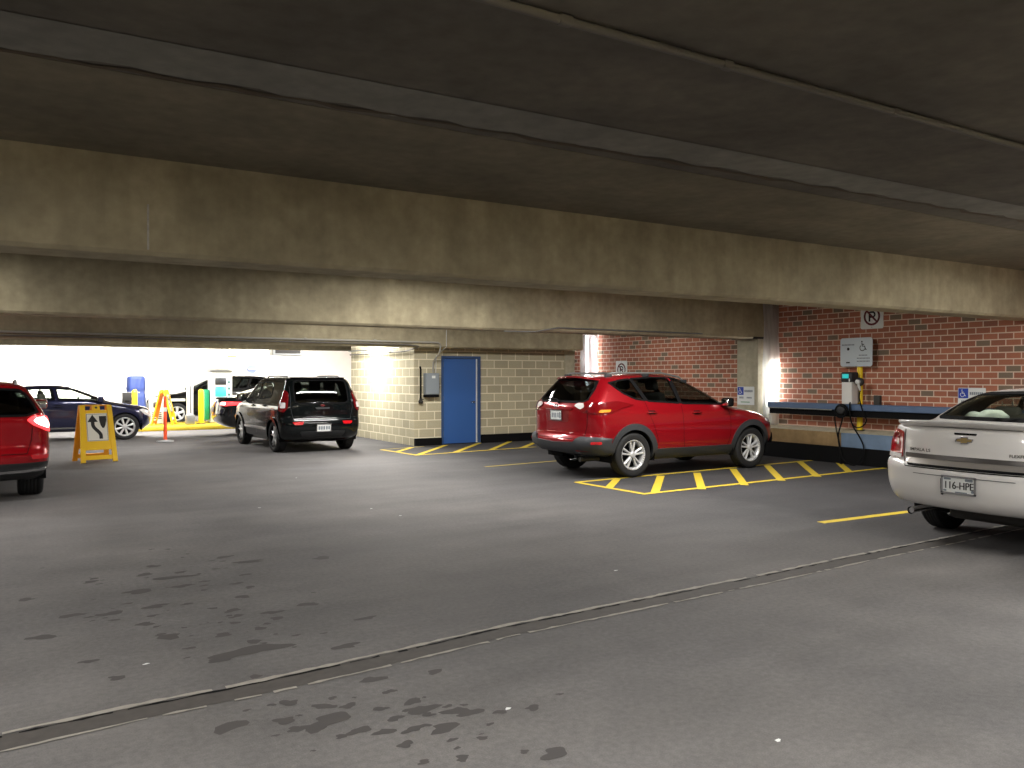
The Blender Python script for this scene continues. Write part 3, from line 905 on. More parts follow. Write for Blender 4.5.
    def mirror(s, x, z, m, both=True):
        for sg in ((1, -1) if both else (-1,)):
            y = s.Y(x, z); mb = MB()
            M = Matrix.Translation((x, sg * (y + .13), z + .04))
            mb.rbox((-.05, -.10, -.075), (.09, .10, .075), .045, 0, M, 4); 
            mb.tube([(x + .03, sg * (y - .02), z - .02), (x + .03, sg * (y + .06), z)], .025, 8)
            o = mb.build('side_mirror', m, s.root)
            MB().rbox((-.055, -.08, -.058), (-.048, .08, .058), .003, 0, M, 1).build('mirror_glass', M_CHROME, o)
    def handle(s, x, z, m, w=.2):
        for kd, sg in (('sideL', 1), ('sideR', -1)):
            y = s.Y(x, z); mb = MB(); s.patch(kd, rrect(x - .07, z - .028, x + .08, z + .03, .025), 'handle_recess', M_BLACK, .003, res=.04)
            mb.tube([(x - w / 2, sg * (y - .005), z), (x - w / 2 + .025, sg * (y + .03), z), (x + w / 2 - .025, sg * (y + .032), z), (x + w / 2, sg * (y - .005), z)], [.012, .014, .014, .012], 10)
            mb.build('door_handle', m, s.root)
    def plate(s, y, z, w, h, text=None, name='license_plate', th=.012, frame=M_CHROME, ink=None):
        poly = rrect(y - w / 2, z - h / 2, y + w / 2, z + h / 2, .012)
        # a flat plate hung on the surface
        n = s.normal(lambda a, b: Vector((s.XR(a, b), a, b)), y, z, Vector((-1, 0, 0)))
        v = Vector((0, 0, 1)) - n * n.z; u = v.cross(n)
        o = Vector((s.XR(y, z), y, z)) + n * th
        M = rot_frame(o, u, v)
        mb = MB(); mb.prism(rrect(-w / 2, -h / 2, w / 2, h / 2, .012), .004, M)
        p = mb.build(name, M_WHITE, s.root)
        if frame:
            f = MB(); q = .016
            for a in ((-w / 2 - .008, -h / 2 - .008, w / 2 + .008, -h / 2 + q - .006), (-w / 2 - .008, h / 2 - q + .006, w / 2 + .008, h / 2 + .008), (-w / 2 - .008, -h / 2, -w / 2 + q - .006, h / 2), (w / 2 - q + .006, -h / 2, w / 2 + .008, h / 2)):
                f.prism([(a[0], a[1]), (a[2], a[1]), (a[2], a[3]), (a[0], a[3])], .009, M)
            f.build('plate_frame', frame, p)
        if text:
            vs, fs = text_mesh(text, h * .62)
            me = bpy.data.meshes.new('lettering'); me.from_pydata([M @ Vector((a * .82 + d, b - h * .04, .0052 + d * .02)) for d in (0, .0022, .0044) for a, b in vs], [], [tuple(i + q * len(vs) for i in f) for q in range(3) for f in fs]); me.update()
            link('lettering', me, p, [M_INK])
        if ink:
            k = MB()
            for (a, b, c, d) in ink: k.prism(rrect(a, b, c, d, min(abs(c - a), abs(d - b)) * .3), .0012, M @ Matrix.Translation((0, 0, .004)))
            k.build('plate_print', M_GREY_INK, p)
        return p

def paint(name, col, rough=.32, metal=.35, coat=1):
    return mat(name, col, rough, metal, coat=coat, spec=.12)

# --- red crossover parked in the hatched bay (its tail towards the aisle) ---
Lr_s = [(.2, .36), (.6, .34), (.75, .34), (1.1, .32), (1.2, .26), (1.7, .35)]
RAV = dict(L=4.57, axles=(.93, 3.59), tr=.36, ar=.425, lip=.075, lipmat=M_GREYPL, lipth=.012, rr=.235, twin=True, spokes=5, spoke_w=.032, belt=1.18,
    rear=[(.26, .7), (.34, .42), (.40, .2), (.43, .06), (.50, .01), (.60, 0), (.66, .05), (.72, .07), (.9, .065), (1.05, .06), (1.13, .08), (1.2, .13), (1.35, .24), (1.5, .36), (1.57, .42), (1.61, .5), (1.64, .85), (1.66, 1.7)],
    front=[(.26, 4.25), (.4, 4.48), (.55, 4.56), (.7, 4.55), (.82, 4.48), (.92, 4.32), (1.0, 4.05), (1.05, 3.7), (1.09, 3.45), (1.13, 3.25), (1.3, 2.92), (1.5, 2.5), (1.58, 2.3), (1.63, 2.1), (1.66, 1.85)],
    width=[(.26, .78), (.34, .85), (.45, .895), (.6, .915), (.75, .922), (.9, .915), (1.0, .905), (1.08, .885), (1.16, .855), (1.3, .79), (1.45, .715), (1.55, .655), (1.61, .56), (1.645, .44), (1.66, .25)],
    Lr=Lr_s, Lf=[(.2, .9), (.9, .95), (1.05, .9), (1.13, .55), (1.66, .5)], nr=[(.2, 2.6), (1.1, 2.6), (1.25, 3.2), (1.66, 3)], nf=[(.2, 2.5), (1.0, 2.4), (1.15, 2.6), (1.66, 2.5)],
    side_windows=[smooth_poly([(1.97, 1.15), (3.02, 1.12), (2.80, 1.31), (2.50, 1.47), (2.25, 1.57), (1.91, 1.60)], .05), smooth_poly([(1.26, 1.2), (1.94, 1.155), (1.87, 1.60), (1.5, 1.605), (1.06, 1.58)], .03), smooth_poly([(.56, 1.51), (.8, 1.33), (1.02, 1.235), (1.23, 1.205), (1.04, 1.58), (.8, 1.555)], .03)],
    rear_window=[(0, 1.185), (.55, 1.185), (.66, 1.23), (.64, 1.4), (.58, 1.53), (.5, 1.56), (0, 1.575)],
    windshield=[(0, 1.15), (.66, 1.18), (.62, 1.35), (.52, 1.56), (0, 1.6)],
    windshield_glass=G_MID, side_glass=glass('smoked_glass', (.33, .35, .33, 1)), rear_window_glass=G_DARK, cabin=(.6, 3.1), cabw=.66, seats=(1.95, 1.0),
    zsplit=[.42, .60], split=lambda x, y, z: 1 if z < .42 else 0, lower=M_BLACKPL)
RX, RY = 7.52, 10.98
rav = Car('car', 'red crossover suv with charcoal bumper and silver roof rails beside the yellow hatching', 'car', (RX, RY, 0), 0, RAV, paint('red_paint', srgb(136, 12, 22), .28, .2))
rav.finish()
s = rav
# rear bumper: charcoal band that rises at the corners into the wheel arch
s.patch('wrap', [(-.95, .66), (-.62, .655), (-.5, .58), (0, .56), (.5, .58), (.62, .655), (.95, .66), (1.18, .64), (1.18, .43), (.8, .41), (0, .40), (-.8, .41), (-1.18, .43), (-1.18, .64)], 'bumper', M_GREYPL, .03, deep=.05, res=.06)
for sg in (1, -1):
    q = lambda pts: [(sg * a, b) for a, b in pts]
    tl = s.patch('wrap', smooth_poly(q([(.44, 1.14), (.5, 1.19), (.95, 1.195), (1.2, 1.215), (1.58, 1.15), (1.36, 1.11), (1.12, 1.03), (.86, 1.03), (.6, 1.06)]), .04), 'tail_light', M_TAILD, .02, res=.04)
    s.patch('wrap', smooth_poly(q([(.45, 1.14), (.5, 1.178), (.62, 1.18), (.66, 1.13), (.6, 1.085)]), .02), 'clear_lens', M_LENS, .024, parent=tl, res=.03)
    s.patch('wrap', smooth_poly(q([(.9, 1.05), (.93, 1.085), (1.12, 1.085), (1.1, 1.05), (.95, 1.04)]), .02), 'amber_lens', M_AMBER, .023, parent=tl, res=.03)
    s.patch('wrap', smooth_poly(q([(.84, .595), (1.0, .6), (1.0, .56), (.84, .555)]), .02), 'reflector', M_REFL, .034, res=.03)
    hl = s.patch('front', smooth_poly(q([(.45, .80), (.8, .87), (.84, .81), (.6, .74)]), .03), 'headlight', M_LENS, .012, res=.05)
s.patch('rear', smooth_poly([(-.42, 1.12), (.42, 1.12), (.40, 1.08), (-.40, 1.08)], .02), 'garnish', s.paint, .022, res=.06)
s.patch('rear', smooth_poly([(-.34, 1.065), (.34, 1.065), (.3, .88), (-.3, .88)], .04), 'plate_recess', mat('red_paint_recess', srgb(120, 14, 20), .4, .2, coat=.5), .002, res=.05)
s.plate(0, .985, .305, .152, ink=[(-.12, -.045, -.085, .035), (-.07, -.045, -.035, .035), (-.02, -.045, .015, .035), (.04, -.04, .075, .04), (.09, -.05, .13, .05)])
em = MB(); R = rot_frame((s.XR(0, 1.12) - .024, 0, 1.125), (0, -1, 0), (0, 0, 1))
def oval(mb, rx, ry, w, t, M): strip_add(mb, [(rx * math.cos(a), ry * math.sin(a)) for a in np.linspace(0, 2 * PI, 29)], w, t, M)
oval(em, .055, .036, .009, .006, R); oval(em, .018, .032, .008, .006, R); strip_add(em, [(.036 * math.cos(a), .014 + .014 * math.sin(a)) for a in np.linspace(0, 2 * PI, 21)], .007, .006, R)
em.build('emblem', M_CHROME, s.root)
# spoiler lip over the rear glass, wiper, sticker-free glass
sp = MB(); n = 24; vs = []; fs = []
for k in range(n + 1):
    y = -.6 + 1.2 * k / n; e = abs(y) / .6; b = .10 * e ** 3
    xa = s.XR(y * .98, 1.585); 
    vs += [(xa + .12 + b, y, 1.628 - .05 * e ** 2), (xa - .16 + b, y, 1.612 - .06 * e ** 2), (xa - .165 + b, y, 1.595 - .06 * e ** 2), (xa + .05 + b, y, 1.57 - .05 * e ** 2)]
    if k:
        a = 4 * (k - 1)
        for i in range(4): fs.append((a + i, a + (i + 1) % 4, a + 4 + (i + 1) % 4, a + 4 + i))
fs += [(0, 1, 2, 3), tuple(4 * n + i for i in (3, 2, 1, 0))]
sp.add(vs, fs, 0, True); o = sp.build('spoiler', s.paint, s.root)
bl = MB().rbox((s.XR(0, 1.585) - .172, -.14, 1.592), (s.XR(0, 1.585) - .16, .14, 1.606), .003, seg=1).build('brake_lamp', M_TAILD, o)
wp = MB(); f = lambda y, z: Vector((s.XR(y, z) - .025, y, z)); wp.tube([f(.0, 1.2), f(.1, 1.235), f(.34, 1.25)], .011, 8); wp.tube([f(.06, 1.225), f(.52, 1.262)], .008, 6); wp.lathe([(.03, 0), (.03, .03), (0, .035)], 12, rot_frame(f(0, 1.2) + Vector((.02, 0, 0)), (0, -1, 0), (0, 0, 1)))
wp.build('wiper', M_BLACK, s.root)
for sg in (1, -1):
    rr_ = MB(); P_ = [(.62, .03), (.74, .055), (1.2, .055), (1.8, .055), (2.2, .05), (2.36, .0)]
    rr_.tube([(x, sg * (.555), s.top(x, .555) + dz) for x, dz in P_], [.012, .017, .017, .017, .016, .012], 10)
    o = rr_.build('roof_rail', M_STEEL, s.root)
    for x in (.68, 1.45, 2.3): zt = s.top(x, .555); MB().rbox((x - .07, sg * .555 - .02, zt - .02), (x + .07, sg * .555 + .02, zt + .045), .012).build('rail_foot', M_BLACKPL, o)
for kd in ('sideL', 'sideR'):
    s.patch(kd, [(1.92, 1.165), (1.99, 1.16), (1.93, 1.59), (1.85, 1.59)], 'door_pillar', M_BLACK, .004, res=.06)
    s.patch(kd, [(1.2, 1.22), (1.28, 1.21), (1.08, 1.57), (1.02, 1.57)], 'door_pillar', M_BLACK, .004, res=.06)
s.mirror(2.92, 1.13, M_BLACK); s.handle(1.3, 1.03, s.paint); s.handle(2.28, 1.01, s.paint)
for kd in ('sideL', 'sideR'):
    s.seam(kd, [[(1.96, 1.14), (1.98, .6), (2.02, .42)], [(1.2, 1.2), (1.25, 1.0), (1.32, .85), (1.42, .6), (1.42, .44)], [(3.0, 1.1), (3.06, .9), (3.06, .6), (3.0, .42)], [(1.42, .425), (3.0, .425)]])
    s.patch(kd, smooth_poly([(1.4, .44), (3.12, .44), (3.12, .31), (1.4, .31)], .02), 'side_sill', M_GREYPL, .015, res=.1, deep=.03)
s.seam('rear', [[(-.72, 1.03), (-.71, .85), (-.66, .66)], [(.72, 1.03), (.71, .85), (.66, .66)], [(-.66, .625), (.66, .625)]])
ex = MB(); ex.tube([(.12, -.55, .3), (.5, -.55, .3)], .035, 14); ex.build('exhaust_pipe', M_DKSTEEL, s.root)
fg = MB().rbox((4.3, -.6, .4), (4.5, .6, .6), .05).build('grille', M_BLACK, s.root)
# --- end red crossover ---

# --- silver-white saloon with its tail to the aisle ---
IMP = dict(L=5.09, axles=(1.13, 3.94), tr=.335, ar=.39, rr=.215, spokes=5, spoke_w=.06, belt=1.06, lip=.02,
    hr=-.16, rear=[(.24, 1.0), (.32, .55), (.35, .22), (.385, .09), (.46, .025), (.6, 0), (.72, .0), (.77, .02), (.8, .06), (.85, .075), (1.0, .085), (1.08, .095), (1.12, .13), (1.135, .3), (1.145, .55), (1.155, .68), (1.18, .78), (1.3, 1.06), (1.4, 1.34), (1.45, 1.56), (1.48, 1.9), (1.495, 2.6)],
    front=[(.24, 4.85), (.4, 5.05), (.55, 5.09), (.68, 5.05), (.78, 4.9), (.86, 4.6), (.93, 4.2), (.98, 3.8), (1.02, 3.6), (1.15, 3.35), (1.3, 3.05), (1.42, 2.85), (1.47, 2.75), (1.495, 2.7)],
    width=[(.24, .76), (.3, .84), (.45, .905), (.6, .925), (.75, .925), (.9, .915), (1.0, .895), (1.08, .87), (1.13, .84), (1.18, .80), (1.3, .745), (1.4, .685), (1.45, .63), (1.48, .52), (1.495, .34)],
    Lr=[(.24, .5), (.7, .42), (.78, .40), (1.1, .40), (1.15, .35), (1.2, .22), (1.4, .22), (1.495, .4)], Lf=[(.24, 1.0), (.9, .9), (1.05, .5), (1.495, .4)],
    nr=[(.24, 2.4), (.75, 2.4), (1.08, 2.5), (1.16, 3.0), (1.2, 3.2), (1.495, 3)], nf=[(.24, 2.5), (1.0, 2.4), (1.1, 2.6), (1.495, 2.6)],
    side_windows=[smooth_poly([(2.62, 1.08), (3.46, 1.05), (3.12, 1.27), (2.85, 1.4), (2.55, 1.415)], .05), smooth_poly([(1.62, 1.1), (2.56, 1.08), (2.5, 1.415), (2.1, 1.40), (1.85, 1.33)], .06)],
    rear_window=[(0, 1.17), (.68, 1.172), (.73, 1.19), (.68, 1.33), (.625, 1.42), (.57, 1.438), (0, 1.458)],
    windshield=[(0, 1.04), (.68, 1.06), (.6, 1.3), (.5, 1.44), (0, 1.465)], windshield_glass=G_CLEAR, side_glass=G_MID, rear_window_glass=G_CLEAR,
    cabin=(1.2, 3.6), cabw=.68, seats=(2.55, 1.7), seatmat=M_SEATL)
IX, IY = 7.35, 4.22
imp = Car('car', 'silver white saloon with red tail lamp and white cushion behind its rear window', 'car', (IX, IY, 0), 0, IMP, paint('silver_white_paint', srgb(224, 221, 218), .35, .08))
s = imp; s.finish()
ps = MB(); ps.rbox((.95, -.66, 1.1), (1.75, .66, 1.135), .012, seg=1); ps.build('parcel_shelf', M_SEAT, s.root)
for sg in (1, -1):
    q = lambda pts: [(sg * a, b) for a, b in pts]
    tl = s.patch('wrap', smooth_poly(q([(.66, 1.06), (.74, 1.085), (.82, 1.08), (.98, .96), (1.06, .86), (1.0, .81), (.66, .80)]), .03), 'tail_light', M_TAIL, .014, res=.03)
    s.patch('wrap', smooth_poly(q([(.665, .845), (1.03, .86), (.99, .81), (.665, .80)]), .01), 'clear_lens', M_LENS, .017, parent=tl, res=.03)
    s.patch('wrap', smooth_poly(q([(.70, 1.045), (.80, 1.05), (.93, .93), (.72, .93)]), .02), 'lamp_segment', M_TAILD, .017, parent=tl, res=.03)
    s.patch('front', smooth_poly(q([(.42, .66), (.72, .76), (.78, .7), (.5, .58)]), .03), 'headlight', M_LENS, .01, res=.05)
# lid spoiler
sp = MB(); n = 30; vs = []; fs = []
for k in range(n + 1):
    y = -.72 + 1.44 * k / n; e = abs(y) / .72; xb = s.XR(y, 1.10)
    dz = -.018 * e ** 2
    vs += [(xb + .20, y, 1.15 + dz), (xb + .06, y, 1.185 + dz), (xb - .035, y, 1.195 + dz), (xb - .05, y, 1.182 + dz), (xb - .03, y, 1.165 + dz), (xb + .02, y, 1.135 + dz), (xb + .2, y, 1.11 + dz)]
    if k:
        a = 7 * (k - 1)
        for i in range(7): fs.append((a + i, a + (i + 1) % 7, a + 7 + (i + 1) % 7, a + 7 + i))
fs += [tuple(range(7)), tuple(7 * n + i for i in range(6, -1, -1))]
sp.add(vs, fs, 0, True); sp.build('spoiler', s.paint, s.root)
ch = mat('satin_trim', srgb(92, 88, 86), .3, .6)
tr = s.patch('rear', smooth_poly([(-.60, .868), (.60, .868), (.585, .79), (.53, .755), (-.53, .755), (-.585, .79)], .03), 'lid_trim', mat('satin_lower_trim', srgb(168, 162, 156), .35, .6), .012, res=.05)
s.patch('rear', smooth_poly([(-.60, .868), (.60, .868), (.59, .822), (-.59, .822)], .012), 'trim_upper_band', ch, .02, parent=tr, res=.05)
s.patch('rear', smooth_poly([(-.545, .768), (.545, .768), (.53, .752), (-.53, .752)], .006), 'trim_dark_line', M_BLACK, .016, parent=tr, res=.05)  # black line along the lower edge of the trim
s.seam('rear', [[(-.635, 1.09), (-.635, .83), (-.57, .742)], [(.635, 1.09), (.635, .83), (.57, .742)], [(-.57, .742), (.57, .742)]], w=.009)
s.seam('rear', [[(.47, .685), (-.47, .685)]], w=.006, m=M_GREYPL)
s.plate(0, .615, .305, .152, '116-HPE', ink=[(-.135, .045, -.07, .062), (.06, .04, .13, .064), (.115, -.06, .14, -.035), (-.14, -.062, -.11, -.045), (-.03, -.066, .08, -.058)])
pb = s.patch('rear', [(.155, .665), (.172, .665), (.172, .515), (.155, .515)], 'plate_bracket', M_GREYPL, .014, res=.03)
# badge: a wide slanted cross in a thin chrome edge, and the lock slot above it
R = rot_frame((s.XR(0, 1.02) - .004, 0, 1.02), (0, -1, 0), (0, 0, 1))
bw = [(-.028, .026), (.03, .026), (.03, .013), (.075, .013), (.063, -.013), (.028, -.013), (.028, -.026), (-.03, -.026), (-.03, -.013), (-.075, -.013), (-.063, .013), (-.028, .013)]
e = MB().prism([(x * 1.14, y * 1.2) for x, y in bw], .01, R).build('emblem', M_CHROME, s.root)
MB().prism([(x * .94, y * .84) for x, y in bw], .0125, R).build('emblem_fill', mat('gold_badge', srgb(176, 152, 100), .35, .6), e)
s.patch('rear', smooth_poly([(-.105, 1.085), (.105, 1.085), (.1, 1.067), (-.1, 1.067)], .006), 'lid_handle_slot', M_BLACK, .004, res=.04)
s.text('rear', 'IMPALA LS', .445, .902, .040, M_DKSTEEL, s.root, squash=1.25)
s.text('rear', 'FLEXFUEL', -.47, .906, .036, M_DKSTEEL, s.root, squash=1.1)
for sg in (1, -1):
    e = MB(); e.tube([(.6, sg * .56, .31), (.25, sg * .56, .305), (.14, sg * .56, .30)], [.03, .03, .036], 14, caps=False); e.tube([(.155, sg * .56, .30), (.55, sg * .56, .305)], .027, 12)
    e.build('exhaust_pipe', M_CHROME, s.root)
mb = MB().rbox((.5, -.4, .22), (.85, .4, .36), .05); mb.build('silencer', M_DKSTEEL, s.root)
s.mirror(3.3, 1.08, s.paint); s.handle(1.75, .93, s.paint); s.handle(2.75, .91, s.paint)
for kd in ('sideL', 'sideR'):
    s.seam(kd, [[(2.58, 1.07), (2.6, .7), (2.58, .34)], [(1.6, 1.08), (1.52, .85), (1.58, .6), (1.62, .34)], [(3.48, 1.03), (3.56, .8), (3.5, .34)]])
    s.patch(kd, smooth_poly([(1.6, .62), (3.5, .62), (3.5, .57), (1.6, .57)], .02), 'side_moulding', s.paint, .012, res=.1)
# white cushion lying on the parcel shelf
def lump(name, parts, m, parent=None):
    mb = MB()
    bm = bmesh.new()
    for (c, r) in parts:
        g = bmesh.ops.create_icosphere(bm, subdivisions=4, radius=1)
        for v in g['verts']:
            d = v.co.copy(); k = 1 + .06 * math.sin(5 * d.x + 3 * d.y) + .05 * math.sin(7 * d.y + 4 * d.z + c[1] * 9)
            v.co = Vector((c[0] + d.x * r[0] * k, c[1] + d.y * r[1] * k, max(-.98, d.z * k) * r[2] + c[2]))
    me = bpy.data.meshes.new(name); bm.to_mesh(me); bm.free(); me.polygons.foreach_set('use_smooth', [True] * len(me.polygons))
    o = link(name, me, parent, [m])
    md = o.modifiers.new('m', 'REMESH'); md.mode = 'VOXEL'; md.voxel_size = .012; md.use_smooth_shade = True
    return o
cu = lump('cushion', [((0, .22, -.01), (.10, .10, .062)), ((.02, .05, 0), (.12, .14, .078)), ((0, .14, -.01), (.10, .12, .055))], mat('white_plush', srgb(246, 248, 240), .9))
cu.location = (IX + 1.20, IY + .30, 1.188)
tag(cu, 'white plush cushion lying behind the rear window of the silver white saloon', 'cushion')
# --- end white saloon ---

# --- black boxy hatchback driving away ---
SOUL = dict(L=4.1, axles=(.72, 3.27), tr=.335, ar=.39, rr=.235, twin=True, spokes=5, spoke_w=.026, barrel=1, rimmat=M_ALLOY, belt=1.1, lip=.045, lipth=.022,
    rear=[(.22, .36), (.3, .14), (.42, .03), (.55, 0), (.68, .015), (.74, .05), (.9, .06), (1.05, .07), (1.2, .10), (1.4, .17), (1.52, .22), (1.57, .28), (1.595, .5), (1.61, 1.2)],
    front=[(.22, 3.9), (.35, 4.06), (.55, 4.1), (.75, 4.07), (.88, 3.98), (.97, 3.75), (1.02, 3.45), (1.07, 3.2), (1.25, 2.92), (1.45, 2.6), (1.55, 2.4), (1.59, 2.2), (1.61, 1.7)],
    width=[(.22, .78), (.32, .85), (.45, .868), (.6, .882), (.75, .89), (.9, .892), (.98, .884), (1.03, .866), (1.08, .845), (1.2, .80), (1.4, .735), (1.52, .69), (1.57, .63), (1.595, .5), (1.61, .3)],
    Lr=[(.22, .3), (1.0, .26), (1.61, .24)], Lf=[(.22, .75), (1.0, .75), (1.1, .45), (1.61, .4)], nr=[(.22, 3), (1.0, 3.2), (1.61, 3.2)], nf=[(.22, 2.6), (1.61, 2.6)],
    side_windows=[smooth_poly([(1.92, 1.1), (3.0, 1.05), (2.74, 1.27), (2.45, 1.46), (1.9, 1.50)], .05), smooth_poly([(.98, 1.15), (1.86, 1.1), (1.84, 1.50), (1.2, 1.50), (1.02, 1.45)], .05)],
    rear_window=[(0, 1.03), (.52, 1.03), (.6, 1.08), (.6, 1.4), (.57, 1.51), (.5, 1.54), (0, 1.55)],
    windshield=[(0, 1.1), (.72, 1.12), (.62, 1.5), (0, 1.54)], windshield_glass=G_CLEAR, side_glass=G_MID, rear_window_glass=G_DARK, cabin=(.6, 2.9), cabw=.66, seats=(1.75, .85))
soul = Car('car', 'black boxy hatchback with lit reflections driving away beside the block wall', 'car', (5.66, 16.85, 0), math.radians(92), SOUL, paint('black_paint_gloss', srgb(12, 16, 17), .16, 0, .55))
s = soul; s.finish()
for sg in (1, -1):
    q = lambda pts: [(sg * a, b) for a, b in pts]
    tl = s.patch('wrap', smooth_poly(q([(.70, 1.26), (.76, 1.32), (.88, 1.28), (.97, 1.05), (.95, .9), (.82, .86), (.74, .95)]), .03), 'tail_light', M_TAILD, .018, res=.03)
    s.patch('wrap', smooth_poly(q([(.78, 1.06), (.9, 1.06), (.89, .95), (.79, .95)]), .02), 'clear_lens', M_LENS, .022, parent=tl, res=.03)
    s.patch('rear', smooth_poly(q([(.42, .665), (.66, .66), (.62, .6), (.45, .6)]), .02), 'reflector', M_REFL, .012, res=.03)
    s.patch('front', smooth_poly(q([(.5, .9), (.74, .98), (.76, .84), (.58, .78)]), .03), 'headlight', M_LENS, .01, res=.05)
    rr_ = MB(); P_ = [(.55, .0), (.66, .035), (1.2, .04), (1.9, .035), (2.05, .0)]
    rr_.tube([(x, sg * .57, s.top(x, .57) + dz) for x, dz in P_], .014, 8); rr_.build('roof_rail', M_BLACKPL, s.root)
s.plate(0, .53, .305, .152, ink=[(-.12, -.04, -.08, .035), (-.065, -.04, -.03, .035), (-.015, -.04, .02, .035), (.045, -.04, .08, .035), (.095, -.04, .13, .035)])
s.patch('rear', smooth_poly([(-.5, .46), (.5, .46), (.44, .34), (-.44, .34)], .04), 'bumper_grille', M_BLACKPL, .006, res=.06)
s.patch('rear', smooth_poly([(-.16, .96), (.16, .96), (.14, .92), (-.14, .92)], .015), 'tailgate_handle', M_BLACKPL, .02, res=.05)
e = MB().prism([(.05 * math.cos(a), .024 * math.sin(a)) for a in np.linspace(0, 2 * PI, 24, endpoint=False)], .008, rot_frame((s.XR(0, .99) - .002, 0, 1.0), (0, -1, 0), (0, 0, 1))).build('emblem', M_CHROME, s.root)
s.seam('rear', [[(-.66, 1.4), (-.68, .95), (-.62, .7)], [(.66, 1.4), (.68, .95), (.62, .7)], [(-.62, .7), (.62, .7)]], m=M_GREYPL)
sp = MB(); n = 20; vs = []; fs = []
for k in range(n + 1):
    y = -.6 + 1.2 * k / n; e = abs(y) / .6; xa = s.XR(y, 1.57)
    vs += [(xa + .16, y, 1.595), (xa - .10 + .05 * e ** 3, y, 1.59), (xa - .10 + .05 * e ** 3, y, 1.572), (xa + .06, y, 1.55)]
    if k:
        a = 4 * (k - 1)
        for i in range(4): fs.append((a + i, a + (i + 1) % 4, a + 4 + (i + 1) % 4, a + 4 + i))
fs += [(0, 1, 2, 3), tuple(4 * n + i for i in (3, 2, 1, 0))]
sp.add(vs, fs, 0, True); sp.build('spoiler', s.paint, s.root)
wp = MB(); f = lambda y, z: Vector((s.XR(y, z) - .025, y, z)); wp.tube([f(0, 1.04), f(.1, 1.09), f(.36, 1.12)], .011, 8); wp.build('wiper', M_BLACK, s.root)
s.mirror(2.85, 1.1, s.paint); s.handle(1.2, .98, s.paint); s.handle(2.05, .96, s.paint)
for kd in ('sideL', 'sideR'):
    s.seam(kd, [[(1.88, 1.09), (1.9, .7), (1.88, .36)], [(.98, 1.12), (1.0, .9), (1.12, .7), (1.2, .36)], [(2.98, 1.03), (3.0, .8), (2.85, .36)]], m=M_GREYPL)
    s.patch(kd, smooth_poly([(1.15, .5), (2.85, .5), (2.85, .45), (1.15, .45)], .02), 'side_moulding', M_CHROME, .012, res=.1)
# --- end boxy hatchback ---

# --- red crossover leaving at the left edge, brake lamps lit ---
CRS = dict(RAV); CRS.update(L=4.5, na=16, ns=70, lipmat=M_BLACKPL, lower=M_BLACKPL, rear_window=[(0, 1.1), (.66, 1.1), (.8, 1.16), (.74, 1.32), (.66, 1.46), (.58, 1.53), (0, 1.57)], tw=.3, tuck=.05, spokes=7, twin=False,
    split=lambda x, y, z: 1 if z < .5 else 0)
zm = lambda l: [((z if z < 1.05 else 1.05 + (z - 1.05) * .82), x) for z, x in l]
for k_ in ('rear', 'front', 'width', 'Lr', 'Lf', 'nr', 'nf'): CRS[k_] = zm(CRS[k_])
for k_ in ('rear_window', 'windshield'): CRS[k_] = [(x, z if z < 1.05 else 1.05 + (z - 1.05) * .82) for x, z in CRS[k_]]
CRS['side_windows'] = [[(x, z if z < 1.05 else 1.05 + (z - 1.05) * .82) for x, z in w] for w in CRS['side_windows']]
CRS['hr'] = -.1; CRS['rear'] = [(.26, .34), (.32, .16), (.40, .06), (.50, .01)] + [q_ for q_ in CRS['rear'] if q_[0] > .52]
crs = Car('car', 'red crossover with lit brake lamps cut off by the left edge of the view', 'car', (-.47, 12.05, 0), math.radians(91), CRS, paint('deep_red_paint', srgb(150, 12, 22), .25, .3))
s = crs; s.finish()
for sg in (1, -1):
    q = lambda pts: [(sg * a, b) for a, b in pts]
    tl = s.patch('wrap', smooth_poly(q([(.66, 1.05), (.74, 1.1), (.88, 1.1), (1.04, 1.07), (1.12, .97), (1.05, .88), (.92, .9), (.74, .98)]), .03), 'tail_light', M_BRAKE, .015, res=.03)
    s.patch('wrap', smooth_poly(q([(.73, 1.04), (.79, 1.075), (.9, 1.075), (1.0, .98), (.95, .93), (.8, .985)]), .03), 'lamp_core', M_BRAKEW, .02, parent=tl, res=.03)
    s.patch('wrap', smooth_poly(q([(.7, .6), (.95, .6), (.93, .55), (.72, .55)]), .02), 'reflector', M_REFL, .02, res=.04)
s.patch('wrap', [(-.98, .43), (0, .41), (.98, .43), (.98, .40), (0, .375), (-.98, .40)], 'bumper_trim', M_CHROME, .02, res=.06)
s.plate(0, .88, .305, .152)
s.seam('rear', [[(-.72, .95), (-.71, .8), (-.66, .62)], [(.72, .95), (.71, .8), (.66, .62)], [(-.66, .62), (.66, .62)]])
for sg in (1, -1):
    rr_ = MB(); rr_.tube([(x, sg * .555, s.top(x, .555) + dz) for x, dz in [(.62, .0), (.74, .045), (1.2, .045), (1.8, .045), (2.2, .04), (2.36, .0)]], .015, 8); rr_.build('roof_rail', M_STEEL, s.root)
s.mirror(2.92, 1.13, s.paint); s.handle(1.3, 1.03, s.paint); s.handle(2.28, 1.01, s.paint)
# --- end left crossover ---

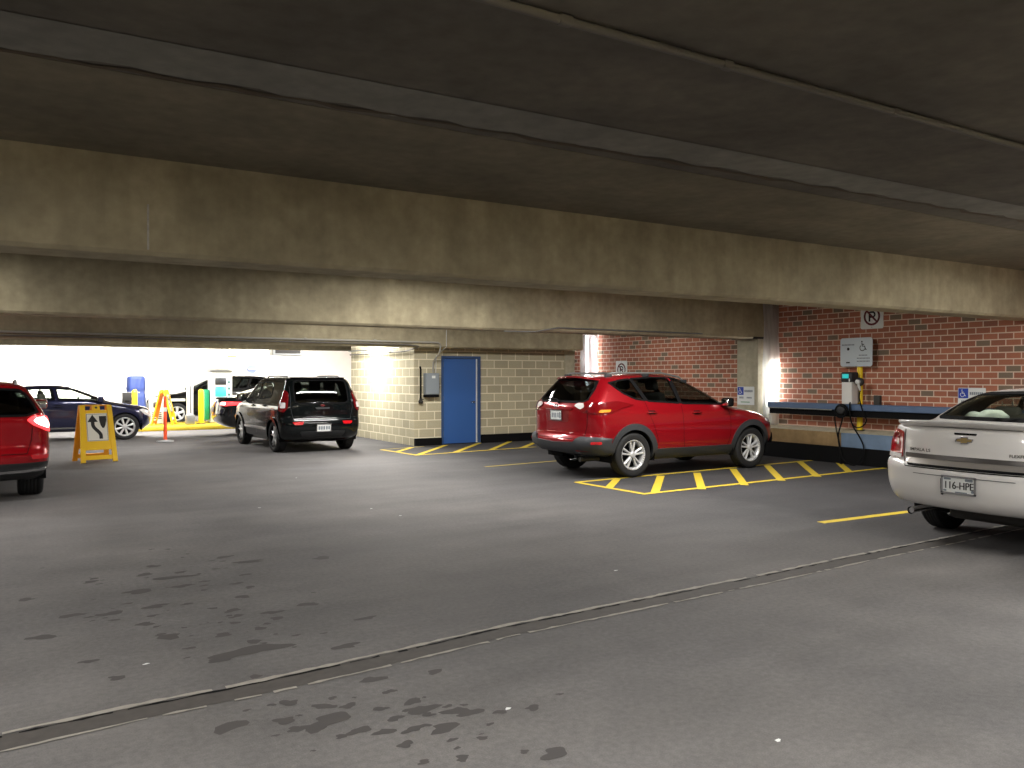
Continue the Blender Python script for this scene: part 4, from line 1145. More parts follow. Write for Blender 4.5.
# --- dark blue saloon crossing behind the folding sign ---
NAV = dict(IMP); NAV.update(L=4.7, axles=(1.15, 4.0), na=14, ns=70, rr=.235, tr=.335, spokes=8, spoke_w=.045,
    rear=[(.24, .36), (.30, .2), (.45, .03), (.6, 0), (.8, .02), (.98, .06), (1.05, .12), (1.07, .35), (1.09, .55), (1.14, .75), (1.25, 1.1), (1.34, 1.5), (1.385, 1.85), (1.40, 2.25)],
    front=[(.22, 4.5), (.4, 4.68), (.55, 4.7), (.68, 4.69), (.78, 4.62), (.85, 4.42), (.91, 4.1), (.96, 3.85), (1.0, 3.67), (1.12, 3.38), (1.25, 3.06), (1.34, 2.8), (1.385, 2.62), (1.40, 2.5)],
    width=[(.22, .74), (.3, .84), (.45, .90), (.6, .915), (.75, .915), (.9, .90), (1.0, .87), (1.06, .82), (1.12, .77), (1.25, .69), (1.34, .62), (1.385, .5), (1.40, .28)],
    side_windows=[smooth_poly([(2.52, 1.02), (3.52, .98), (3.2, 1.17), (2.88, 1.3), (2.46, 1.325)], .05), smooth_poly([(1.35, 1.06), (2.46, 1.02), (2.40, 1.325), (1.95, 1.32), (1.6, 1.23)], .06)],
    rear_window=[(0, 1.1), (.6, 1.1), (.62, 1.13), (.55, 1.27), (.5, 1.335), (0, 1.36)], windshield=[(0, 1.01), (.72, 1.04), (.62, 1.23), (.5, 1.345), (0, 1.37)], side_glass=G_CLEAR, belt=1.02, seats=(2.3, 1.4), cabin=(1.1, 3.5))
NAV['width'][0] = (.24, .76); NAV['Lf'] = [(.24, .7), (.8, .7), (.95, .6), (1.05, .5), (1.495, .4)]; NAV['nf'] = [(.24, 2.9), (1.0, 2.6), (1.495, 2.6)]
def side_details(s, px_):
    for sg in (1, -1):
        q = lambda pts: [(sg * a, b) for a, b in pts]
        s.patch('wrap', smooth_poly(q([(.55, .93), (.8, .95), (1.2, .93), (1.22, .87), (.8, .83), (.55, .84)]), .03), 'tail_light', px_.get('tail', M_TAIL), .012, res=.04)
        s.patch('front', smooth_poly(q([(.45, .62), (.74, .78), (.85, .76), (.8, .64), (.6, .56)]), .03), 'headlight', M_LENS, .012, res=.04)
    s.mirror(3.42, 1.0, s.paint); s.handle(1.45, .9, s.paint); s.handle(2.5, .88, s.paint)
    s.plate(0, .72, .305, .152)
    for kd in ('sideL', 'sideR'):
        s.seam(kd, [[(2.31, 1.01), (2.33, .7), (2.31, .34)], [(1.2, 1.04), (1.2, .85), (1.35, .6), (1.4, .34)], [(3.3, .97), (3.38, .75), (3.25, .34)]], m=M_BLACK)
        s.patch(kd, smooth_poly([(1.4, .36), (3.25, .36), (3.25, .32), (1.4, .32)], .01), 'side_moulding', M_CHROME, .012, res=.1)
nav = Car('car', 'dark blue saloon crossing the lane behind the folding yellow sign', 'car', (-1.5, 23.82, 0), 0, NAV, paint('navy_paint', srgb(44, 46, 74), .2, .4))
s = nav; s.finish(); side_details(s, {})
BLK = dict(NAV); BLK['ns'] = 60
blk = Car('car', 'black saloon seen behind the mirror of the boxy hatchback, lit tail strip', 'car', (4.7, 23.2, 0), 0, BLK, paint('black_saloon_paint', srgb(24, 26, 28), .15, 0))
s = blk; s.finish(); side_details(s, dict(tail=M_BRAKE))
for sg in (1, -1): s.patch('wrap', smooth_poly([(sg * .58, .93), (sg * .78, .93), (sg * .78, .85), (sg * .58, .86)], .03), 'lamp_core', M_BRAKEW, .018, res=.04)
SUV = dict(RAV); SUV.update(na=14, ns=60, spokes=5, twin=False, spoke_w=.08, lipmat=M_BLACK, lower=M_BLACK, side_glass=G_DARK)
suv = Car('car', 'black suv with pale six spoke wheel passing beyond the yellow kerbed island', 'car', (8.45, 30.6, 0), PI, SUV, paint('black_suv_paint', srgb(26, 26, 26), .2, .3))
s = suv; s.finish()
s.mirror(2.92, 1.13, M_BLACK); s.handle(1.3, 1.03, M_CHROME); s.handle(2.28, 1.01, M_CHROME)
for sg in (1, -1):
    s.patch('front', smooth_poly([(sg * .45, .86), (sg * .8, .98), (sg * .84, .9), (sg * .6, .8)], .03), 'headlight', M_LENS, .012, res=.05)
    s.patch('wrap', smooth_poly([(sg * .6, 1.14), (sg * 1.1, 1.18), (sg * 1.1, 1.0), (sg * .6, 1.02)], .03), 'tail_light', M_TAIL, .012, res=.05)
# --- end far cars ---

# ------------------------------------------------------------------ wall fittings, signs and street furniture
WM = lambda y, z, x=13.58: rot_frame((x, y, z), (0, -1, 0), (0, 0, 1))      # sign frame on the brick wall: local x runs to the right as seen, z towards the aisle
def no_parking(y, zc, label):
    t = thing('no_parking_sign', label, 'sign', (13.6, y, zc))
    t0 = Matrix.Translation((0, 0, 0))
    M = rot_frame((-.012, 0, 0), (0, -1, 0), (0, 0, 1))
    mb = MB(); mb.prism(rrect(-.23, -.23, .23, .23, .03), .006, rot_frame((-.006, 0, 0), (0, -1, 0), (0, 0, 1))); mb.build('sign_plate', M_WHITE, t)
    r = MB(); ring_add(r, 0, 0, .15, .038, .003, M); strip_add(r, [(-.105, .105), (.105, -.105)], .034, .004, M); r.build('prohibition_ring', M_RED_INK, t)
    p = MB(); strip_add(p, [(-.05, -.095), (-.05, .092)], .034, .002, M)
    strip_add(p, [(-.05, .078), (.015, .078)] + [(.015 + .045 * math.sin(a), .033 + .045 * math.cos(a)) for a in np.linspace(.3, PI - .3, 9)] + [(.015, -.012), (-.05, -.012)], .032, .002, M)
    p.build('letter_p', M_INK, t)
    for zz in (-.2, .2): MB().lathe([(.009, 0), (.009, .004), (0, .006)], 8, M @ Matrix.Translation((0, zz, 0))).build('bolt', M_STEEL, t)
    return t
no_parking(9.45, 2.72, 'white square sign with crossed P in ring, high on brick wall above charger')
no_parking(16.72, 1.79, 'white square sign with crossed P in ring, half hidden behind the red suv roof')

def access_sign(loc, w, h, label, up, facing_wall=True):
    t = thing('accessible_parking_sign', label, 'sign', loc)
    M = rot_frame((-.008, 0, 0), (0, -1, 0), (0, 0, 1))
    MB().prism(rrect(-w / 2, -h / 2, w / 2, h / 2, .015), .006, rot_frame((0, 0, 0), (0, -1, 0), (0, 0, 1))).build('sign_plate', M_WHITE, t)
    q = .175
    MB().prism([(-w / 2 + .01, h / 2 - q), (-w / 2 + q, h / 2 - q), (-w / 2 + q, h / 2 - .01), (-w / 2 + .01, h / 2 - .01)], .001, M).build('blue_field', M_BLUE_INK, t)
    s_ = MB(); wheelchair_add(s_, -w / 2 + q / 2 - .005, h / 2 - q / 2 - .004, .125, .001, M @ Matrix.Translation((0, 0, .0012)), 0); s_.build('access_symbol', M_WHITE, t)
    k = MB()
    for i in range(7): k.prism([(-w / 2 + .2 + i * .032, h / 2 - .115), (-w / 2 + .224 + i * .032, h / 2 - .115), (-w / 2 + .224 + i * .032, h / 2 - .07), (-w / 2 + .2 + i * .032, h / 2 - .07)], .001, M)
    for i in range(4): k.prism([(-w / 2 + .06 + i * .03, h / 2 - .25), (-w / 2 + .08 + i * .03, h / 2 - .25), (-w / 2 + .08 + i * .03, h / 2 - .21), (-w / 2 + .06 + i * .03, h / 2 - .21)], .001, M)
    for i in range(4): k.prism([(-w / 2 + .26 + i * .035, h / 2 - .245), (-w / 2 + .285 + i * .035, h / 2 - .245), (-w / 2 + .285 + i * .035, h / 2 - .215), (-w / 2 + .26 + i * .035, h / 2 - .215)], .001, M)
    k.build('sign_print', M_GREY_INK, t)
    g = MB(); g.prism([(-w / 2 + .1, -h / 2 + .05), (-w / 2 + .34, -h / 2 + .05), (-w / 2 + .34, -h / 2 + .065), (-w / 2 + .1, -h / 2 + .065)], .001, M); g.build('green_arrow', M_GREEN_INK, t)
access_sign((13.092, 12.03, 1.21), .46, .38, 'blue and white wheelchair parking sign on the concrete column', 1)
access_sign((13.59, 7.60, 1.23), .46, .38, 'blue and white wheelchair parking sign on brick wall above the white saloon', 1)

# guard rail along the brick wall
t = thing('guard_rail', 'blue steel guard rail along the red brick wall', 'rail', (13.23, 4, 0))
MB().rbox((-.10, -12, .985), (.10, 7.50, 1.10), .012, seg=1, smooth=False).build('rail_beam', M_RAILB, t)
MB().box((-.05, -12, .865), (.06, 7.48, .984)).build('rail_shaded_web', M_BLACK, t)  # web under the blue top; its shade put into the black colour
for y in (7.4, 4.6, 1.6, -1.4): MB().rbox((.07, y - .07, .93), (.35, y + .07, 1.09), .01, seg=1, smooth=False).build('rail_bracket', M_RAILB, t)
MB().rbox((-.04, 5.02, 1.1), (.04, 5.14, 1.27), .008, seg=1, smooth=False).build('rail_stub', M_DKSTEEL, t)
c = MB(); c.tube([(13.115, 11.45, .985), (13.115, 9.95, .985)], .012, 8)
tag(c.build('conduit', M_STEEL), 'thin pale conduit strapped to the blue rail left of the charger', 'pipe')

# charging station: post, sign, charger with holster and cables
PX, PY = 13.44, 9.59
t = thing('sign_post', 'yellow steel post behind the car charger holding a white sign', 'post', (PX, PY, .60))
MB().tube([(0, 0, 0), (0, 0, 1.72)], .052, 16).build('pole', M_YSTEEL, t)
MB().lathe([(.09, 0), (.09, .015), (.055, .02)], 16).build('base_flange', M_DKSTEEL, t)
t = thing('charging_sign', 'white rounded board with wheelchair symbol above the car charger', 'sign', (PX - .075, PY + .02, 2.06))
M = rot_frame((-.012, 0, 0), (0, -1, 0), (0, 0, 1))
MB().prism(rrect(-.335, -.265, .335, .265, .05), .014, rot_frame((0, 0, 0), (0, -1, 0), (0, 0, 1))).build('sign_plate', mat('pale_sign_board', srgb(206, 216, 222), .5), t)
M = rot_frame((-.0145, 0, 0), (0, -1, 0), (0, 0, 1))
k = MB(); wheelchair_add(k, .14, .11, .19, .001, M, 0); k.build('access_symbol', M_INK, t)
k = MB()
for i in range(9): k.prism([(-.30 + i * .03, .125), (-.278 + i * .03, .125), (-.278 + i * .03, .15), (-.30 + i * .03, .15)], .001, M)
for j, (a, b) in enumerate(((.06, .23), (.02, .28), (.02, .27))):
    x = a
    while x < b: k.prism([(x, -.07 - j * .055), (x + .022, -.07 - j * .055), (x + .022, -.05 - j * .055), (x, -.05 - j * .055)], .001, M); x += .03
k.build('sign_print', M_GREY_INK, t)
k = MB(); k.prism(circle(-.165, .06, .028, 16), .001, M); k.prism([(-.21, -.205), (-.13, -.205), (-.13, -.18), (-.21, -.18)], .001, M); k.build('sign_mark', M_INK, t)
cx, cy = 13.10, 9.62
t = thing('car_charger', 'grey wall charger with teal screen and black coiled cable by the blue rail', 'charger', (cx, cy, 0))
body = MB().rbox((.0, -.10, 1.10), (.19, .115, 1.56), .02, smooth=False).build('charger_body', mat('charger_grey', srgb(206, 204, 200), .4), t)
hd = MB().rbox((-.015, -.11, 1.5), (.2, .125, 1.69), .03).build('charger_head', M_BLACKPL, t)
MB().rbox((-.022, -.05, 1.575), (-.012, .085, 1.655), .004, seg=1).build('screen', mat('teal_screen', srgb(20, 140, 140), .3, emit=(.02, .35, .35, 1), es=.6), hd)
MB().rbox((-.021, .02, 1.515), (-.012, .07, 1.56), .003, seg=1).build('card_reader', M_DKSTEEL, hd)
MB().rbox((-.021, -.075, 1.515), (-.012, -.055, 1.57), .003, seg=1).build('badge_strip', M_WHITE, hd)
hub = MB(); Mh = rot_frame((-.02, .06, 1.0), (0, -1, 0), (0, 0, 1))
hub.lathe([(0, 0), (.085, 0), (.085, .08), (.06, .09), (0, .09)], 20, Mh); hub.build('cable_holster', M_BLACKPL, t)
MB().box((.18, -.05, 1.12), (.29, .04, 1.5)).build('mounting_plate', M_STEEL, t)
cb = MB()
for i in range(5):
    a0 = i * .6; rr_ = .105 + .012 * (i % 3)
    cb.tube([Mh @ Vector((rr_ * math.cos(a), rr_ * math.sin(a) * .9 - .01 * i, .02 + .015 * i)) for a in np.linspace(0, 2 * PI, 30)], .013, 8, caps=False)
cb.build('cable_coil', M_BLACK, t)
def cab(pts, r=.013):
    P = [Vector(p) for p in pts]; out = []
    for i in range(len(P) - 1):
        p0, p1, p2, p3 = P[max(i - 1, 0)], P[i], P[i + 1], P[min(i + 2, len(P) - 1)]
        for k in range(8):
            u = k / 8; out.append(.5 * ((2 * p1) + (p2 - p0) * u + (2 * p0 - 5 * p1 + 4 * p2 - p3) * u * u + (3 * p1 - p0 - 3 * p2 + p3) * u ** 3))
    return MB().tube(out + [P[-1]], r, 8)
cab([(-.05, .17, 1.02), (-.07, .2, .85), (-.07, .16, .6), (-.08, .08, .3), (-.1, .06, .02), (-.13, .0, .016)]).build('hanging_cable', M_BLACK, t)
cab([(-.05, .03, .93), (-.07, .06, .75), (-.07, .12, .55), (-.08, .1, .35), (-.1, .0, .1), (-.14, -.2, .016), (-.14, -.34, .06), (-.09, -.42, .3), (-.07, -.33, .5), (-.06, -.17, .72), (-.05, -.1, .95), (-.01, -.08, 1.14)]).build('hanging_cable', M_BLACK, t)
cab([(.1, -.21, 1.36), (.03, -.24, 1.22), (-.02, -.34, 1.0), (-.02, -.42, .82), (-.02, -.32, .70), (-.02, -.18, .70), (-.025, -.1, .85), (-.01, -.07, 1.12)], .011).build('hanging_cable', M_BLACK, t)
hk = MB(); hk.lathe([(0, 0), (.075, 0), (.08, .05), (.06, .06), (0, .06)], 20, rot_frame((.10, -.215, 1.51), (0, -1, 0), (0, 0, 1))); hk.tube([(.1, -.1, 1.5), (.1, -.2, 1.5)], .02, 8)
o = hk.build('connector_holder', M_BLACKPL, t)
gn = MB(); gn.lathe([(0, 0), (.042, 0), (.042, .05), (0, .055)], 16, rot_frame((.045, -.215, 1.51), (0, -1, 0), (0, 0, 1))); gn.tube([(.03, -.215, 1.49), (.06, -.215, 1.42), (.1, -.21, 1.36)], [.026, .024, .017], 10)
gn.build('connector', mat('connector_grey', srgb(212, 212, 210), .4), t)

# plastic sheeting with a bright tube behind it: on the column and in the corner by the block wall
def plastic():
    k = NT('clear_plastic_sheeting')
    nt = k.t; nt.nodes.remove(k.b); out = nt.nodes['Material Output']
    tr = k.n('BsdfTransparent'); tr.inputs[0].default_value = (.85, .87, .9, 1)
    tl = k.n('BsdfTranslucent'); tl.inputs[0].default_value = (.9, .92, .95, 1)
    df = k.n('BsdfDiffuse'); df.inputs[0].default_value = (.8, .82, .85, 1)
    gl = k.n('BsdfGlossy'); gl.inputs['Roughness'].default_value = .18
    a = k.n('MixShader'); a.inputs[0].default_value = .55; k.l(tr.outputs[0], a.inputs[1]); k.l(tl.outputs[0], a.inputs[2])
    b = k.n('MixShader'); b.inputs[0].default_value = .25; k.l(a.outputs[0], b.inputs[1]); k.l(df.outputs[0], b.inputs[2])
    c = k.n('MixShader'); c.inputs[0].default_value = .18; k.l(b.outputs[0], c.inputs[1]); k.l(gl.outputs[0], c.inputs[2])
    k.l(c.outputs[0], out.inputs[0])
    return k.m
M_PLASTIC = plastic()
def sheet(p0, p1, z0, z1, amp, seed, label, n=26, m=70):
    p0 = Vector(p0); p1 = Vector(p1); d = p1 - p0; nrm = Vector((d.y, -d.x)).normalized(); rnd = random.Random(seed)
    ph = [rnd.uniform(0, 6.3) for _ in range(8)]
    vs = []; fs = []
    for j in range(m + 1):
        z = z0 + (z1 - z0) * j / m
        for i in range(n + 1):
            u = i / n
            f = amp * (math.sin(9 * u + 2.6 * z + ph[0]) + .6 * math.sin(17 * u - 4.2 * z + ph[1]) + .5 * math.sin(6 * z + 5 * u + ph[2]) + .35 * math.sin(31 * u + 9 * z + ph[3]))
            q = p0 + d * u + nrm * (f + amp * 2.4)
            vs.append((q.x, q.y, z))
    for j in range(m):
        for i in range(n): a = j * (n + 1) + i; fs.append((a, a + 1, a + n + 2, a + n + 1))
    o = MB().add(vs, fs, 0, True).build('plastic_sheet', M_PLASTIC)
    return tag(o, label, 'plastic sheet')
sheet((13.11, 11.62), (13.59, 11.62), .62, 3.15, .012, 1, 'clear crumpled plastic sheeting hung beside the concrete column')
sheet((12.6, 17.3), (13.5, 17.7), .02, 3.15, .03, 5, 'clear crumpled plastic sheeting closing the corner by the block wall')
def wrapped_tube(x, y, z0, z1, watts, label):
    t = thing('work_lamp', label, 'lamp', (x, y, z0))
    MB().tube([(0, 0, .04), (0, 0, z1 - z0 - .04)], .03, 12).build('tube', mat('work_lamp_tube', srgb(250, 252, 255), .4, emit=(.95, .97, 1, 1), es=watts), t)
    MB().tube([(0, 0, (.6 if y < 15 else 0.0) - z0), (0, 0, 0)], .012, 8).build('stand', M_STEEL, t)
    for z in (0, z1 - z0 - .05): MB().tube([(0, 0, z), (0, 0, z + .05)], .028, 12).build('end_cap', M_WHITE, t)
wrapped_tube(13.50, 11.665, 1.0, 1.95, 26, 'bright tube lamp behind the plastic sheeting on the concrete column')
wrapped_tube(13.32, 17.86, 1.3, 2.75, 130, 'bright tube lamp behind the plastic sheeting by the block wall')

# conduits
def pipe(pts, r, m, label, name='conduit', couplings=()):
    t = thing(name, label, 'pipe', pts[0]); o = Vector(pts[0])
    MB().tube([Vector(p) - o for p in pts], r, 10).build('pipe_run', m, t)
    for c in couplings:
        c = Vector(c) - o; MB().rbox((c.x - .035, c.y - .022, c.z - .022), (c.x + .035, c.y + .022, c.z + .022), .008).build('coupling', m, t)
    return t
pipe([(-12, 2.98, 3.175), (13.58, 2.98, 3.175)], .02, mat('grey_conduit', srgb(98, 93, 86), .8), 'long grey conduit crossing the ceiling of the near bay', couplings=[(x, 2.98, 3.175) for x in (2.1, 3.1, 4.5, 6.1, 8.2)])
yb = 16.955
def bend(a, b, c, n=6):
    a, b, c = Vector(a), Vector(b), Vector(c); return [tuple(a * (1 - t) ** 2 + b * 2 * t * (1 - t) + c * t * t) for t in np.linspace(0, 1, n)]
pipe([(-14, yb, 2.41), (8.28, yb, 2.39)] + bend((8.36, yb, 2.39), (8.47, yb, 2.39), (8.47, yb + .02, 2.28)) + [(8.47, yb + .05, 2.2)] + bend((8.47, 17.1, 2.1), (8.47, 17.33, 2.0), (8.47, 17.36, 1.9)) + [(8.47, 17.36, 1.70)], .022, mat('pale_conduit', srgb(158, 154, 144), .6), 'conduit along the far beam bending down to the electrical box', couplings=[(x, yb, 2.405) for x in (1.6, 3.55, 5.3, 6.85)])
pipe([(-14, yb, 2.335), (5.0, yb, 2.335), (7.6, yb, 2.33), (7.9, yb, 2.3)] + bend((7.93, 17.0, 2.29), (7.93, 17.6, 2.2), (7.93, 17.9, 2.2)) + [(7.93, 21.4, 2.2)], .016, mat('dull_conduit', srgb(104, 100, 92), .6), 'thin dark conduit turning from the far beam onto the block side wall', couplings=[(7.93, 18.6, 2.2), (7.93, 20.2, 2.2)])
pipe([(7.9, 17.9, 2.3), (7.9, 21.4, 2.3)], .02, M_STEEL, 'short steel conduit high on the block side wall')
pipe([(7.0, 11.675, 2.36), (7.6, 11.675, 2.37), (8.1, 11.675, 2.45), (11.5, 11.675, 2.44)], .012, M_STEEL, 'thin cable conduit along the middle beam above the red suv')
pipe([(8.62, 16.97, 3.0), (8.62, 16.97, 2.3), (8.56, 17.37, 2.1), (8.54, 17.37, 1.70)], .008, M_WHITE, 'thin white cable running down beside the blue door')
t = thing('electrical_box', 'grey metal electrical box with pale label beside the blue door', 'electrical box', (8.41, 17.4, 1.13))
MB().rbox((-.18, -.15, .06), (.17, 0, .56), .01, seg=1, smooth=False).build('enclosure', mat('box_grey', srgb(142, 150, 156), .45, .2), t)
MB().rbox((-.165, -.158, .075), (.155, -.149, .545), .004, seg=1, smooth=False).build('box_door', mat('box_grey_door', srgb(150, 158, 164), .45, .2), t)
MB().box((-.03, -.161, .44), (.06, -.157, .5)).build('label_plate', M_WHITE, t)
MB().rbox((-.18, -.14, 0), (.17, 0, .055), .006, seg=1).build('base_tray', M_BLACK, t)
MB().rbox((.17, -.1, .2), (.2, -.05, .34), .006, seg=1).build('switch_handle', M_DKSTEEL, t)
t = thing('riser_pipe', 'black upright pipe with valve on block wall left of electrical box', 'pipe', (8.15, 17.36, .98))
MB().tube([(-.03, -.03, .86), (0, 0, .8), (0, 0, .1)], .022, 10).build('pipe_run', M_BLACK, t)
v = MB(); v.lathe([(.0, 0), (.05, .01), (.055, .06), (.03, .1), (.03, .13)], 14); v.build('valve', M_DKSTEEL, t)
MB().tube([(-.05, -.05, .1), (.05, -.05, .1)], .012, 8).build('valve_handle', M_DKSTEEL, t)
t = thing('junction_box', 'small dark box at the brick wall end of the near beam', 'box', (13.5, 6.42, 2.98))
MB().rbox((-.12, -.08, 0), (.1, .07, .14), .01, seg=1).build('enclosure', M_DKSTEEL, t); MB().tube([(0, 0, .13), (0, 0, .22)], .014, 8).build('stub_pipe', M_DKSTEEL, t)

# folding signs
def aframe(label, loc, rz):
    t = thing('folding_sign', label, 'sign', loc, rz)
    lean = math.atan2(.25, 1.06)
    for sg, nm in ((1, 'front_panel'), (-1, 'rear_panel')):
        M = Matrix.Translation((0, -sg * .28, 0)) @ Matrix.Rotation(0 if sg > 0 else PI, 4, 'Z') @ Matrix.Rotation(-lean, 4, 'X') @ rot_frame((0, 0, 0), (1, 0, 0), (0, 0, 1))
        mb = MB()
        W0, W1, Hh = .32, .275, 1.09
        ed = lambda z: W0 + (W1 - W0) * z / Hh
        col = [(-1, 0, .0, Hh)]
        for s_ in (-1, 1):
            mb.prism([(s_ * ed(0), 0), (s_ * (ed(0) - .085), 0), (s_ * (ed(Hh) - .085), Hh - .01), (s_ * (ed(Hh) - .07), Hh), (s_ * (ed(Hh) - .01), Hh), (s_ * ed(Hh), Hh - .02)], .04, M)
        z2 = lambda a, b, th=.03, w=.08: mb.prism([(-ed(a) + w, a), (ed(a) - w, a), (ed(b) - w, b), (-ed(b) + w, b)], th, M)
        z2(.05, .13); z2(.235, .99)
        mb.prism([(-.07, .99), (.07, .99), (.06, Hh), (-.06, Hh)], .035, M)
        p = mb.build(nm, M_YPLAS if sg > 0 else M_YDARK, t)
        # moulded handle slot
        MB().prism(circle(0, 1.04, .022, 14), .001, M @ Matrix.Translation((0, 0, .0352))).build('handle_hole', M_DKSTEEL, p)
        # sign face
        Ms = M @ Matrix.Translation((0, 0, .031))
        f = MB().prism(rrect(-.185, .40, .185, .93, .012), .003, Ms).build('sign_face', mat('sticker_white', srgb(234, 230, 216), .5), p)
        Mi = Ms @ Matrix.Translation((0, 0, .0035))
        k = MB()
        path = [(.055, .44), (.055, .50)] + [(.055 - .13 * (3 * u * u - 2 * u ** 3), .50 + .21 * u) for u in np.linspace(.1, .9, 9)] + [(-.075, .71), (-.075, .79)]
        strip_add(k, path, .062, .001, Mi)
        k.prism([(-.165, .765), (.015, .765), (-.075, .905)], .001, Mi)
        k.build('arrow', M_INK, f)
        d = MB(); d.prism([(.04, .875), (.165, .875), (.165, .79), (.145, .70), (.118, .645), (.09, .645), (.06, .70), (.04, .79)], .001, Mi); d.build('obstacle_mark', M_INK, f)
        b = MB()
        for (x0, y0, x1, y1) in ((-.178, .41, -.172, .92), (.172, .41, .178, .92), (-.178, .91, .178, .916), (-.178, .406, .178, .412)): b.prism([(x0, y0), (x1, y0), (x1, y1), (x0, y1)], .001, Mi)
        b.build('sign_border', M_INK, f)
    MB().tube([(-.24, 0, 1.06), (.24, 0, 1.06)], .014, 8).build('hinge', M_YDARK, t)
    return t
aframe('folding yellow sign with a black bending arrow standing in the aisle', (1.38, 17.42, 0), math.radians(10))
aframe('folding yellow sign seen edge on, standing at the kerbed island', (4.0, 26.75, .15), math.radians(70))
t = thing('delineator_post', 'slim orange post standing on the floor before the yellow island', 'post', (3.27, 21.7, 0))
MB().tube([(0, 0, .05), (0, 0, 1.05), (0, 0, 1.13)], [.042, .036, .03], 14).build('post_tube', M_ORANGE, t)
MB().lathe([(0, 0), (.2, 0), (.2, .03), (.06, .055), (0, .06)], 20).build('base', mat('grey_base', srgb(150, 150, 150), .6), t)
MB().lathe([(.041, .75), (.041, .85)], 14).build('reflective_band', M_WHITE, t)

# kerbed island and the machines on it
isl = MB(); isl.rbox((3.0, 26.1, -.02), (7.6, 28.2, .15), .05); o = isl.build('traffic_island', M_YPAINT); tag(o, 'yellow painted kerbed island at the exit lanes', 'island')
def bollard(x, y, label):
    t = thing('bollard', label, 'bollard', (x, y, .15)); MB().lathe([(.085, 0), (.085, .98), (.07, 1.04), (.04, 1.07), (0, 1.08)], 18).build('post_tube', M_YSTEEL, t)
    MB().lathe([(.14, 0), (.14, .02), (.09, .025)], 18).build('base_flange', M_DKSTEEL, t)
bollard(3.18, 26.75, 'yellow steel bollard in front of the blue covered machine')
bollard(5.04, 26.6, 'yellow steel bollard in front of the teal pay machine')
t = thing('covered_machine', 'machine on the island under a creased blue cover', 'machine', (3.32, 27.6, .15))
vs = []; fs = []; nn, mm = 40, 30
for j in range(mm + 1):
    u = j / mm; z = 1.48 * u
    for i in range(nn):
        a = 2 * PI * i / nn; rx = .27 * (1.05 - .16 * u); c, s_ = math.cos(a), math.sin(a)
        k = (abs(c) ** 5 + abs(s_) ** 5) ** (-.2) * (1 + .07 * math.sin(7 * a + 4 * u) * (1 - .6 * u) + .04 * math.sin(13 * a - 9 * u))
        if j == mm: k *= .8
        if 18 < j < 22: k *= .93
        vs.append((rx * k * c, rx * k * s_, z))
for j in range(mm):
    for i in range(nn): fs.append((j * nn + i, j * nn + (i + 1) % nn, (j + 1) * nn + (i + 1) % nn, (j + 1) * nn + i))
fs.append(tuple(mm * nn + i for i in range(nn)))
MB().add(vs, fs, 0, True).build('cover', mat('blue_cover_fabric', srgb(46, 64, 122), .6, bump=.4, bscale=12), t)
MB().tube([(.245 * math.cos(a), .245 * math.sin(a), .98) for a in np.linspace(0, 2 * PI, 25)], .012, 6, caps=False).build('tie_cord', M_WHITE, t)
t = thing('ticket_dispenser', 'white pedestal with dark ticket unit left of the blue covered machine', 'machine', (2.84, 25.6, 0))
MB().rbox((-.13, -.12, 0), (.13, .12, .72), .02).build('pedestal', M_WHITE, t); MB().rbox((-.12, -.14, .72), (.12, .12, 1.17), .02).build('ticket_unit', mat('dark_unit', srgb(64, 62, 60), .5), t); MB().box((-.06, -.146, .9), (.06, -.139, .93)).build('ticket_slot', M_BLACK, t)
t = thing('barrier_cabinet', 'low grey barrier gate cabinet beside the edge on yellow sign', 'gate', (3.88, 27.55, .15))
MB().rbox((-.2, -.17, 0), (.2, .17, .82), .02).build('cabinet', mat('pale_cabinet', srgb(196, 194, 188), .5), t)
for i in range(4): MB().box((-.14, -.178, .15 + i * .06), (.14, -.168, .18 + i * .06)).build('vent_slot', M_DKSTEEL, t)
MB().rbox((-.1, -.185, .5), (.1, -.168, .68), .006, seg=1).build('warning_plate', M_DKSTEEL, t)
MB().rbox((-.06, .18, .68), (.9, .23, .76), .01).build('barrier_arm', M_WHITE, t)
t = thing('gate_post', 'white slim gate post with grey foot on the island', 'post', (4.69, 26.45, .15))
MB().rbox((-.09, -.08, .12), (.09, .08, 1.26), .03).build('post_tube', M_WHITE, t); MB().rbox((-.13, -.12, 0), (.13, .12, .3), .03).build('foot', M_STEEL, t); MB().box((-.02, -.088, .35), (.02, -.079, 1.2)).build('inset_strip', M_STEEL, t)
t = thing('pay_machine', 'tall white pay machine with teal panels behind the black saloon', 'machine', (5.75, 27.3, .15))
MB().rbox((-.33, -.25, 0), (.33, .25, 1.6), .04, smooth=False).build('cabinet', M_WHITE, t)
teal = mat('teal_panel', srgb(70, 178, 182), .4)
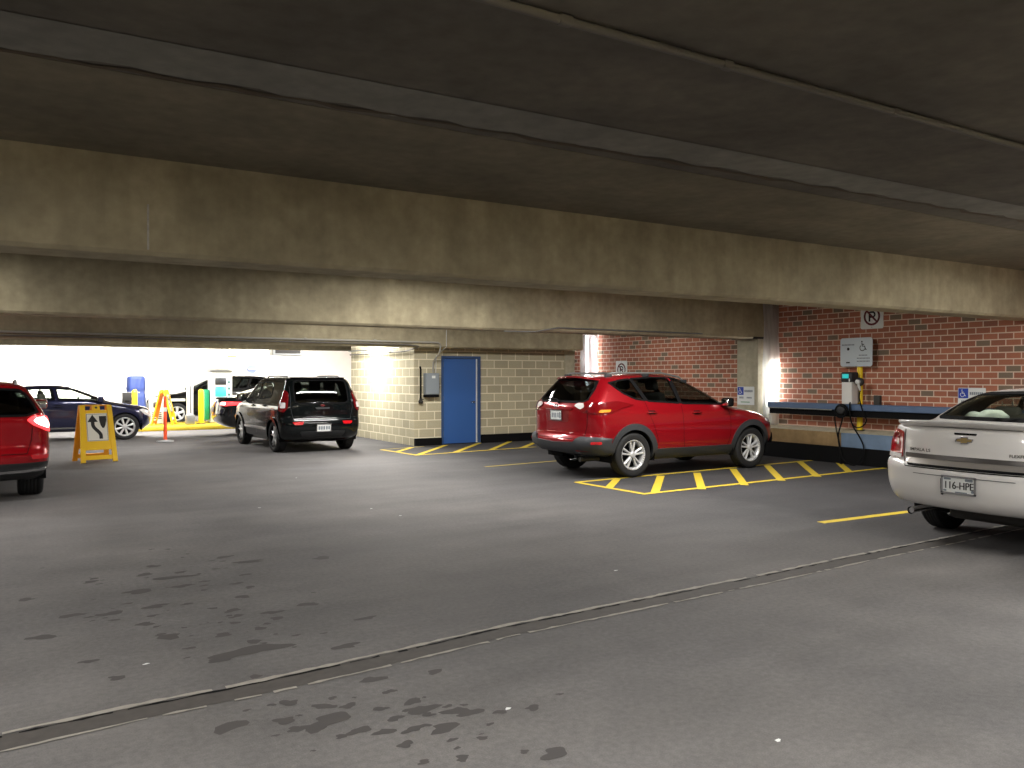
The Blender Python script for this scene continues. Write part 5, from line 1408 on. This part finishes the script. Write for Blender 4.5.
MB().rbox((-.2, -.262, .75), (.14, -.248, 1.15), .01, seg=1).build('front_panel', teal, t); MB().rbox((-.2, -.262, 1.2), (.14, -.248, 1.42), .01, seg=1).build('screen', M_GREYPL, t)
MB().rbox((.18, -.262, .75), (.28, -.248, 1.4), .01, seg=1).build('side_strip', mat('pale_teal', srgb(170, 222, 222), .4), t)
for z in (.85, 1.05, 1.25): MB().rbox((.2, -.268, z), (.25, -.258, z + .07), .004, seg=1).build('coin_slot', M_DKSTEEL, t)
MB().rbox((-.5, -.2, .1), (-.36, .2, 1.05), .02).build('green_side_cabinet', mat('green_panel', srgb(20, 140, 96), .5), t)
MB().rbox((-.35, -.28, 1.6), (.35, .28, 1.68), .03).build('hood', M_STEEL, t)
t = thing('round_sign', 'grey blue round sign on the white far wall', 'sign', (8.9, 35.99, 1.95))
Mr = rot_frame((0, -.02, 0), (1, 0, 0), (0, 0, 1))
MB().prism(circle(0, 0, .2, 28), .012, Mr).build('sign_plate', mat('slate_blue_sign', srgb(112, 124, 160), .5), t)
k = MB(); k.prism([(-.15, -.03), (.15, -.03), (.15, .03), (-.15, .03)], .002, Mr @ Matrix.Translation((0, 0, .0122))); k.build('sign_band', M_WHITE, t)
struct(MB().box((7.65, 34.6, 0), (7.95, 34.9, CEIL)).build('column', mat('cream_column', srgb(214, 202, 172), .8, vary=.2, bscale=4)))
pipe([(6.4, 34.4, 2.52), (8.6, 34.4, 2.52)], .03, M_STEEL, 'grey pipe under the ceiling before the white far wall')
pipe([(7.3, 34.3, 3.2), (7.3, 34.3, 2.4)], .03, M_STEEL, 'grey drop pipe left of the cream column')
pipe([(8.3, 34.3, 3.2), (8.3, 34.3, 2.4)], .03, M_STEEL, 'grey drop pipe right of the cream column')
t = thing('duct_unit', 'grey ceiling duct unit far beyond the boxy hatchback', 'duct', (9.4, 32.6, 2.45))
MB().rbox((-.6, -.3, 0), (.6, .3, .45), .02, smooth=False).build('duct_body', M_STEEL, t); MB().box((-.5, -.31, .08), (.5, -.299, .36)).build('grille', M_DKSTEEL, t)
for x in (-.5, .5): MB().tube([(x, 0, .44), (x, 0, .74)], .012, 6).build('hanger_rod', M_STEEL, t)
